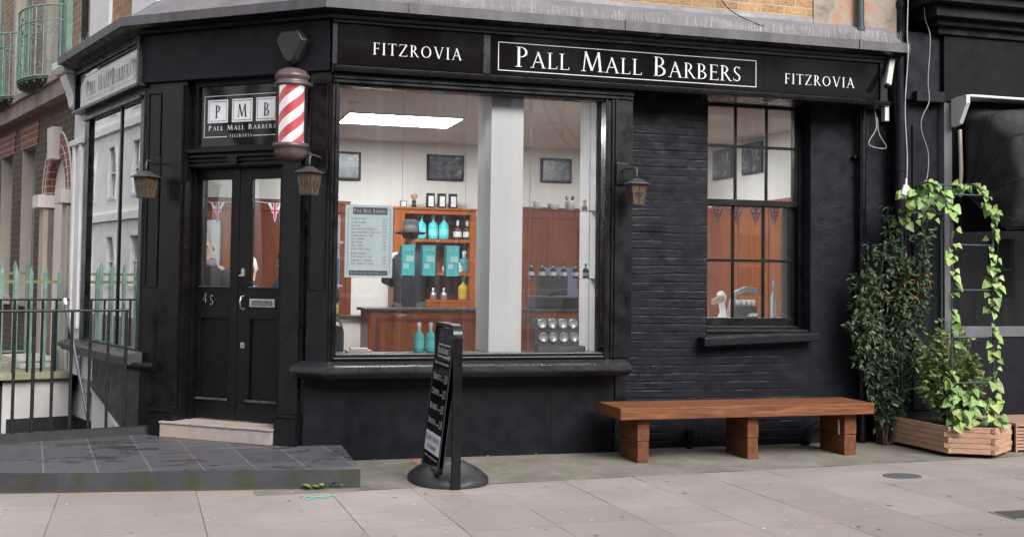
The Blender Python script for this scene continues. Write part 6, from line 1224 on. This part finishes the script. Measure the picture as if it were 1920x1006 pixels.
for s_ in (-1, 1):
    b = MB(FC); b.box((ac+s_*.38, OW+.12, 2.16), (ac+s_*.66, OW-.1, 2.30)); b.build('impost', CREAM, HS, bevel=.006); b = MB(FC); b.box((ac+s_*.42, OW+.05, .46), (ac+s_*.62, OW-.1, 2.158)); b.build('door_column', CREAMW, HS, bevel=.006)
b = MB(FC); reveal(b, door_h, OW, .5); b.build('doorway_reveal', CREAMW, HS); b = MB(FC); b.box((2.80, OW-.45, .46), (3.64, OW-.5, 2.7)); b.build('front_door', M('pinkish_door_panel', (.36, .29, .27), .6, .15), HS); 
# balconies
def balcony(sc_, lab, zb=3.50, zt=4.28, a=.62, bb=.36):
    t = thing('iron_balcony', lab, 'balcony', tuple(FC@Vector((sc_, 0, zb))), 'green wrought iron balconies on the brick house'); E = lambda an, z_, k=1: (sc_+math.cos(an)*a*k, OW+math.sin(an)*bb*k, z_)
    N = 26; ans = [math.pi*i/N for i in range(N+1)]
    for z_, r_, nm in ((zt, .011, 'top_rail'), (zt-.16, .007, 'frieze_rail'), (zb+.03, .012, 'bottom_rail')): b = MB(FC); b.tube([E(q, z_) for q in ans], r_, n=6); b.build(nm, SAGE, t)
    b = MB(FC); b.add([E(q, zb) for q in ans]+[E(q, zb+.02) for q in ans], [tuple(range(N+1)), tuple(range(N+1, 2*N+2))]+[(i, i+1, N+2+i, N+1+i) for i in range(N)]); 
    for i in range(12): q = math.pi*(i+.5)/12; b.tube([E(q, zb-.01, .1), E(q, zb-.06, .6), E(q, zb-.02, .99)], .012, n=5)
    b.build('floor_plate', M('stained_iron_underside', (.14, .18, .16), .7, .5, 14, .5, 50, col2=(.05, .05, .045)), t)
    for i in range(1, 14):
        q = math.pi*i/14; b = MB(FC); b.tube([E(q, zb+.03), E(q, zt)], .0095, n=6)
        if i % 2 == 0:
            for zc, s_ in ((zb+.14, 1), (zt-.26, -1)):
                for sg in (-1, 1): b.tube([E(q+sg*(.012+.085*(1-math.cos(R(w_*40))*(1-.08*w_))), zc+s_*math.sin(R(w_*40))*.055*(1-.08*w_)) for w_ in range(9)], .005, n=4)
        b.build('baluster', SAGE, t)
balcony(3.55, 'nearer green wrought iron bow balcony, closest to the shop'); balcony(5.3, 'farther green wrought iron bow balcony cut by the left edge')
b = MB(FC); b.box((2.78, .02, 3.5), (2.92, OW+.001, 6.5)); b.build('green_pipe', SAGE, HS)
# entrance slab and steps of the house, over the lightwell
t = thing('entrance_bridge', 'pale stone entrance slab bridging the lightwell to the arched door', 'steps', tuple(FC@Vector((3.0, 1.4, .45))))
b = MB(FC); b.box((2.25, 0, .40), (4.25, 4.5, .47)); b.build('slab', M('mossy_slab', (.34, .31, .24), .85, .3, 3, .4, 30, col2=(.20, .20, .12)), t, bevel=.008)
b = MB(FC); b.box((2.75, OW+.03, .471), (3.7, .38, .56)); b.build('door_step', CREAM, t, bevel=.006); b = MB(FC); b.box((2.95, .5, .471), (4.2, 4.4, .476)); b.build('red_tiling', M('red_tile_floor', (.26, .075, .065), .6, .3, 8), t)
b = MB(FC); b.box((2.33, .0, -1.9), (2.36, .62, .399)); b.build('white_side_wall', M('cracked_white_wall', (.45, .44, .44), .8, .15, 3, .4, 20), t)  # white wall greyed in its base colour for the shadow it stands in
b = MB(FC); b.box((2.36, .62, -1.9), (4.2, .66, .399)); b.box((2.40, .66, .05), (4.2, 4.4, .399)); b.build('dark_under_slab', DARK, t)  # dark block put in for the shade of the void under the slab
b = MB(FC); b.box((2.30, .0, -.30), (2.34, .58, .02)); b.build('dark_patch', DARK, t)  # thin dark box in front of the lower white side wall
# green picket railings either side of the bridge
def pickets(s_, o0, o1, lab, zb=.47, zt=1.50, sp=.135):
    t = thing('green_railing', lab, 'railing', tuple(FC@Vector((s_, o0, zb))), 'sage green spear railings by the house door'); o_ = o0; b = MB(FC); b.box((s_-.012, o0-.06, zt-.16), (s_+.012, o1, zt-.13)); b.build('top_rail', M('mossy_rail', (.17, .20, .10), .8, .3, 10), t); b = MB(FC); b.box((s_-.01, o0-.02, zb+.08), (s_+.01, o1, zb+.10)); b.build('bottom_rail', SAGE, t)
    while o_ < o1:
        b = MB(FC); b.box((s_-.013, o_-.018, zb), (s_+.013, o_+.018, zt-.06)); b.add([(s_-.013, o_-.018, zt-.06), (s_+.013, o_-.018, zt-.06), (s_+.013, o_+.018, zt-.06), (s_-.013, o_+.018, zt-.06), (s_, o_, zt+.01)], [(0, 1, 4), (1, 2, 4), (2, 3, 4), (3, 0, 4)]); b.build('picket', SAGE, t); o_ += sp
pickets(2.42, .10, 1.6, 'nearer run of sage green spear railings beside the house entrance'); pickets(4.15, .05, 2.2, 'farther run of sage green spear railings beyond the house entrance', zt=1.58)
# black railings
def blackrail(a, b_, z0_, zt, sp, lab, skip=0, posts=True):
    a, b_ = Vector(a), Vector(b_); t = thing('black_railing', lab, 'railing', (*a, z0_)); d_ = (b_-a); L = d_.length; d_.normalize(); m_ = MB(); m_.tube([(*(a-d_*.02), zt), (*(b_), zt)], .012, n=6); m_.build('top_rail', RAILM, t, fixn=True)
    k = 0
    while k*sp < L: p = a+d_*k*sp; m_ = MB(); r_ = .0125 if k % 5 else .0145; m_.tube([(*p, z0_), (*p, zt)], r_, n=10); m_.build('baluster', RAILM, t); k += 1
    return t
blackrail((-1.515, 1.035), (-4.5, .02), .19, 1.145, .143, 'near black iron railing along the back edge of the platform')
m_ = MB(); kA, kB = Vector((-1.285, 1.10)), Vector((-2.44, .735)); kC = Vector((-6, -.35)); nn2 = Vector((.3, -.954))*.05
for u, v in ((kA, kB), (kB, kC)): 
    d_ = (v-u).normalized(); n2 = Vector((-d_.y, d_.x)); n2 = n2 if n2.y < 0 else -n2; m_.prism([(u.x+n2.x*.06, u.y+n2.y*.06), (v.x+n2.x*.06, v.y+n2.y*.06), (v.x-n2.x*.03, v.y-n2.y*.03), (u.x-n2.x*.03, u.y-n2.y*.03)], 2, .12, .195)
struct(m_.build('railing_kerb', M('kerb_paint', (.022, .022, .024), .5, .3, 10, .3, 40), None))
a = FC@Vector((2.30, .02, 0)); b_ = FC@Vector((2.30, 2.6, 0)); blackrail((a.x, a.y), (b_.x, b_.y), .47, 1.18, .13, 'farther black iron railing on the entrance slab of the brick house')
t = thing('leaning_pole', 'grey metal pole leaning against the black railing', 'pole', (-1.83, 1.33, 0)); b = MB(); b.tube([P(166, 792, 1.25), P(122, 566, 1.75)], .013, n=10); b.build('pole_shaft', M('grey_steel', (.09, .10, .115), .5, .2, 12, .1, 50, .5), t); b = MB(); b.tube([P(123, 571, 1.74), P(121, 560, 1.76)], .02, n=10); b.build('pole_cap', ALU, t)

# ================================================================== RIGHT: BLACK NEIGHBOUR
NB = thing('black_shop', 'black painted neighbouring shop with panelled fascia at the right edge', 'shop', (7, 0, 0))
b = MB(FA); b.box((5.22, -.06, 0), (5.585, -.5, 3.12)); b.box((5.30, -.04, .3), (5.50, -.06, 2.9)); b.build('pilaster', MATT, NB, bevel=.008)
b = MB(FA); b.box((5.22, -.02, 3.12), (5.585, -.5, 3.75)); b.box((5.28, .05, 3.10), (5.585, -.02, 3.20)); b.build('pilaster_block', MATT, NB, bevel=.008)
b = MB(FA); b.box((5.586, .03, 3.12), (10, -.5, 3.73)); b.build('fascia', M('charcoal_fascia', (.005, .0042, .0045), .6, .15, 3, 0, spec=.12), NB, bevel=.004)
b = MB(FA)
for o_, z_, z2_ in ((.06, 3.73, 3.80), (.12, 3.80, 3.86), (.20, 3.86, 3.97), (.30, 3.97, 4.05), (.36, 4.05, 4.25)): b.box((5.56-o_*.9, o_, z_+.001), (10, -.5, z2_))
b.build('cornice', MATT, NB, bevel=.006); b = MB(FA); b.box((5.22, -.25, 3.75), (10, -.6, 8)); b.build('upper_wall', MATT, NB)
b = MB(FA); b.box((5.60, .01, .0), (5.685, -.10, 3.12)); b.build('grey_post', GREYF, NB, bevel=.004)
b = MB(FA); b.box((5.685, -.01, .965), (10, -.12, 1.06)); b.build('grey_transom_bar', GREYF, NB, bevel=.004); b = MB(FA); b.box((5.685, -.03, 0), (10, -.14, .964)); b.build('lower_panel', MATT, NB)
b = MB(FA); b.box((5.686, -.06, 1.061), (10, -.066, 3.119)); b.build('window_pane', GLASSN, NB)
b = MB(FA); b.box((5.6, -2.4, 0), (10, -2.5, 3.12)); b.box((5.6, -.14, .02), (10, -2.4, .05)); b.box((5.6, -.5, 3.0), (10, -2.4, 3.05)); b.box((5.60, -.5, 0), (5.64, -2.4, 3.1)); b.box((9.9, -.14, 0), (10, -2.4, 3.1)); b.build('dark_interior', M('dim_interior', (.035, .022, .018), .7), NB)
t = thing('pendant_lamp', 'faint round pendant lamp inside the dark window of the neighbouring shop', 'lamp', tuple(P(1873, 440, 1.2))); q = P(1873, 440, 1.2); lat('lamp_globe', [(.001, -.06), (.045, -.045), (.06, 0), (.045, .045), (.02, .07)], tuple(q), M('pale_globe', (.5, .45, .4), .3), t); b = MB(); b.tube([q+Vector((0, 0, .06)), (q.x, q.y, 3.0)], .004, n=5); b.build('flex', DARK, t)
# folding awning
t = thing('awning', 'black canvas folding awning with white metal end box', 'awning', (5.8, 0, 2.2)); X0, X1 = 5.72, 8.4; pv = (-.02, 2.02)
ribs = [(-.02, 3.10), (-.42, 3.04), (-.74, 2.80), (-.86, 2.42), (-.74, 2.06), (-.66, 1.98)]
b = MB(); fs = []; V = []; nX = 18; rows_ = []
for ri in range(len(ribs)*3-2):
    i, f = divmod(ri, 3); 
    if i >= len(ribs)-1: i, f = len(ribs)-2, 3
    y = ribs[i][0]+(ribs[i+1][0]-ribs[i][0])*f/3; z_ = ribs[i][1]+(ribs[i+1][1]-ribs[i][1])*f/3; sag = math.sin(math.pi*f/3)*.035; y += sag; z_ -= sag
    row = []
    for k in range(nX+1):
        x = X0+.10+(X1-X0-.10)*k/nX; e = min(1, (k)/1.2); yy = y*(.86+.14*e); zq = z_-(1-e)*.06+.025*noise.noise(Vector((x*1.5, y*2, z_*2)))-.02*abs(math.sin(x*9))*(j_ := (ri % 3 == 1)); row.append((x, yy, zq))
    rows_.append(row)
V = [p for r_ in rows_ for p in r_]; W2 = nX+1
b.add(V, [(j*W2+k, j*W2+k+1, (j+1)*W2+k+1, (j+1)*W2+k) for j in range(len(rows_)-1) for k in range(nX)], 0, True)
# side cheek: fan from the pivot with folds
pvv = Vector((X0+.12, pv[0], pv[1]+.25)); nr = 9; V = []
for j, r_ in enumerate(rows_):
    for q in range(nr+1):
        f = q/nr; p = pvv.lerp(Vector(r_[0]), f); fold = math.sin(j*math.pi/1.5)*.035*math.sin(math.pi*f)+.03*noise.noise(Vector((j*.8, f*4, 2)))*math.sin(math.pi*f); V.append((p.x-fold, p.y, p.z-.03*math.sin(math.pi*f)))
b.add(V, [(j*(nr+1)+q, j*(nr+1)+q+1, (j+1)*(nr+1)+q+1, (j+1)*(nr+1)+q) for j in range(len(rows_)-1) for q in range(nr)], 0, True)
cv = b.build('canvas', FABRIC, t, fixn=True, merge=True); q_ = cv.modifiers.new('s', 'SUBSURF'); q_.levels = 2; q_.render_levels = 2
for i in range(len(ribs)): 
    r_ = rows_[min(i*3, len(rows_)-1)]; b = MB(); b.tube([(X0+.12, pv[0], pv[1]+.25)]+[Vector(p)+Vector((0, -.004, .003)) for p in r_[::3]], .005, n=6); b.build('rib', FABRIC, t)
b = MB(); b.prism([(-.03, 3.14), (-.24, 3.155), (-.24, 3.08), (-.14, 2.90), (-.03, 2.88)], 0, 5.66, 5.70); b.build('end_bracket', M('dull_white_metal', (.50, .50, .49), .5, .15, 5), t, bevel=.008); b = MB(); b.box((5.70, -.24, 3.135), (8.4, -.02, 3.16)); b.build('head_box', MATS['dull_white_metal'], t, bevel=.008)
b = MB(); b.tube([(5.73, -.06, 2.86), (5.735, -.07, 2.5), (5.74, -.05, 2.25)], .018, n=8); b.build('side_arm', M('cream_arm', (.40, .34, .30), .5), t)
# deck
t = thing('timber_deck', 'low slatted timber deck in front of the neighbouring shop', 'deck', (7, -.3, 0)); b = MB()
for k in range(5): b = MB(); b.box((5.87, -.60+k*.116, .225), (10, -.60+k*.116+.108, .25)); b.build('deck_board', DECKW, t, bevel=.002)
for k in range(7): b = MB(); b.box((5.885, -.598, .02+k*.028), (10, -.585, .04+k*.028)); b.build('front_slat', PLANT, t, bevel=.002)
b = MB(); b.box((5.87, -.602, .0), (5.884, -.58, .224)); b.build('corner_post', DECKW, t); b = MB(); b.box((5.89, -.583, .0), (10, -.575, .22)); b.build('backing', DARK, t)

# ================================================================== ACROSS THE STREETS (seen in the glass)
def terrace(name, lab, F, x0, x1, zt, mat, wsp=2.6, ww=1.15, zw=((.9, 2.9), (4.2, 6.3), (7.4, 9.2), (10.2, 11.6))):
    T = thing(name, lab, 'building', tuple(F@Vector(((x0+x1)/2, 0, -.13)))); holes = []; n_ = int((x1-x0)/wsp)
    for i in range(n_):
        for a, b_ in zw: xc = x0+wsp*(i+.5); holes.append((xc-ww/2, xc+ww/2, a, b_))
    wallholes(F, x0, x1, -.13, zt, holes, 0, .2).build('wall', mat, T, fixn=False)
    for z_ in (3.4, 6.75, zt-.4): b = MB(F); b.box((x0, .35 if z_ > zt-1 else .15, z_), (x1, .002, z_+.28)); b.build('string_course', mat, T)
    b = MB(F); b.add([(x0, 0, zt), (x1, 0, zt), (x1, -7, zt), (x0, -7, zt)], [(0, 1, 2, 3)]); b.add([(x0, 0, -.13), (x0, 0, zt), (x0, -7, zt), (x0, -7, -.13)], [(0, 1, 2, 3)]); b.add([(x1, 0, -.13), (x1, 0, zt), (x1, -7, zt), (x1, -7, -.13)], [(0, 1, 2, 3)]); b.build('roof', CREAM, T)
    base = None
    for h_ in holes:
        if base is None:
            b = MB(); b.add([(-ww/2, 0, 0), (ww/2, 0, 0), (ww/2, 0, 1), (-ww/2, 0, 1)], [(0, 1, 2, 3)]); wm = None
        b = MB(F); rectframe(b, h_[0], h_[1], h_[2], h_[3], .04, -.22, .10, .10, .12, .10); b.box((h_[0]+.1, -.10, (h_[2]+h_[3])/2-.04), (h_[1]-.1, -.16, (h_[2]+h_[3])/2+.04)); b.box(((h_[0]+h_[1])/2-.03, -.11, h_[2]+.12), ((h_[0]+h_[1])/2+.03, -.15, h_[3]-.1)); wn = b.build('window', WHITES, T)
        b = MB(F); b.box((h_[0]+.05, -.17, h_[2]+.05), (h_[1]-.05, -.2, h_[3]-.05)); b.build('pane', M('far_window_glass', (.22, .23, .24), .1, .1, 1, 0), wn); base = 1
    return T
FO = frame(Vector((0, -19.5, 0)), Vector((-1, 0, 0)), Vector((0, 1, 0))); terrace('terrace', 'pale stucco terrace across the main street reflected in the big window', FO, -42, -7.2, 9.0, M('bright_stucco', (.82, .80, .78), .8, .1, 1.5, .3, 12), zw=((.9, 2.9), (4.2, 6.3), (7.2, 8.2))); terrace('terrace', 'brown brick terrace across the main street left of the pale one', FO, -7.1, 28, 9.6, BROWNB, zw=((.9, 2.9), (4.2, 6.3), (7.2, 8.2)))
FWs = frame(KB+nC*9, dC, -nC); terrace('terrace', 'cream stuccoed terrace across the side street reflected in the side window', FWs, 8, 60, 12.8, M('white_terrace_stucco', (.86, .85, .82), .8, .08, 1.5, .3, 12), 3.1, 1.2, ((.9, 2.9), (4.2, 6.3), (7.4, 9.2), (10.2, 11.6)))
# bare street tree
def tree(x, y, lab, H=9):
    t = thing('bare_tree', lab, 'tree', (x, y, -.13), 'bare street trees reflected in the glass'); tr = MB(); br = MB(); rn2 = random.Random(int(x*10)); tr.tube([(x, y, -.13), (x+.1, y, 1.5), (x, y+.1, 3.2)], [.22, .17, .14], n=10)
    def grow(p, d_, L, r_, dep):
        q = p+d_*L; mid_ = p.lerp(q, .5)+Vector((rn2.gauss(0, .04), rn2.gauss(0, .04), 0))*L; br.tube([p, mid_, q], [r_, r_*.85, r_*.65], n=4 if dep > 1 else 6, cap=False)
        if dep >= 5: return
        for k in range(3 if dep < 4 else 2): nd = (d_+Vector((rn2.uniform(-1, 1), rn2.uniform(-1, 1), rn2.uniform(-.35, .7)))*.75).normalized(); grow(q if k else mid_, nd, L*rn2.uniform(.62, .82), r_*.6, dep+1)
    for k in range(4): grow(Vector((x, y+.1, 3.1)), Vector((math.cos(k*1.6)*.5, math.sin(k*1.6)*.5, .8)).normalized(), 1.9, .10, 0)
    tr.build('trunk', STEM, t); br.build('branches', STEM, t)
tree(-9.5, -2.0, 'bare street tree across the side street, nearest the corner'); tree(-8, -16.2, 'bare street tree in front of the far terrace, on the left'); tree(9, -16.5, 'bare street tree in front of the far terrace, on the right')
# white parked car reflected low in the big window
t = thing('parked_car', 'white parked hatchback at the kerb reflected in the big window', 'car', (5.4, -5.9, -.13)); WC = M('white_car_paint', (.72, .73, .75), .2, .03, 1, 0, coat=.6); y_a, y_b = -6.7, -5.0; z0_ = -.13
prof = [(3.25, .32), (3.15, .62), (3.20, .92), (3.36, 1.02), (4.1, 1.05), (6.1, 1.0), (7.1, .86), (7.45, .62), (7.42, .32)]
b = MB(); b.prism([(x, z0_+z_) for x, z_ in prof], 1, y_a, y_b); b.build('body', WC, t, bevel=.08, seg=3)
rf = [(3.28, 1.0), (3.42, 1.35), (3.7, 1.44), (4.9, 1.45), (5.5, 1.35), (6.2, 1.0)]; b = MB(); b.prism([(x, z0_+z_) for x, z_ in rf], 1, y_a+.13, y_b-.13); b.build('cabin', WC, t, bevel=.05, seg=3)
for poly in (((3.62, 1.06), (3.75, 1.33), (4.6, 1.36), (4.6, 1.05)), ((4.68, 1.05), (4.68, 1.36), (5.35, 1.30), (5.85, 1.04))): b = MB(); b.prism([(x, z0_+z_) for x, z_ in poly], 1, y_b-.145, y_b-.122); b.build('side_window', SIGNB, t)
for x in (3.98, 6.55):
    for y in (y_a+.02, y_b-.24):
        b = MB(); T = Matrix.Translation((x, y+.22, z0_+.31))@Matrix.Rotation(R(90), 4, 'X'); b.lathe([(.30, 0), (.315, .03), (.315, .19), (.30, .22)], (0, 0, 0), 24); b.v = [(T@p[0], p[1]) for p in b.v]; wh = b.build('wheel', RUBBER, t); b = MB(); b.lathe([(.20, -.005), (.05, .03), (.2, .225)], (0, 0, 0), 18); b.v = [(T@p[0], p[1]) for p in b.v]; b.build('rim', ALU, wh)
b = MB(); b.prism([(3.12, z0_+.78), (3.14, z0_+.92), (3.55, z0_+.94), (3.42, z0_+.80)], 1, y_b-.25, y_b+.01); b.build('tail_light', M('tail_light_red', (.5, .02, .02), .15, .1, 1, 0), t)
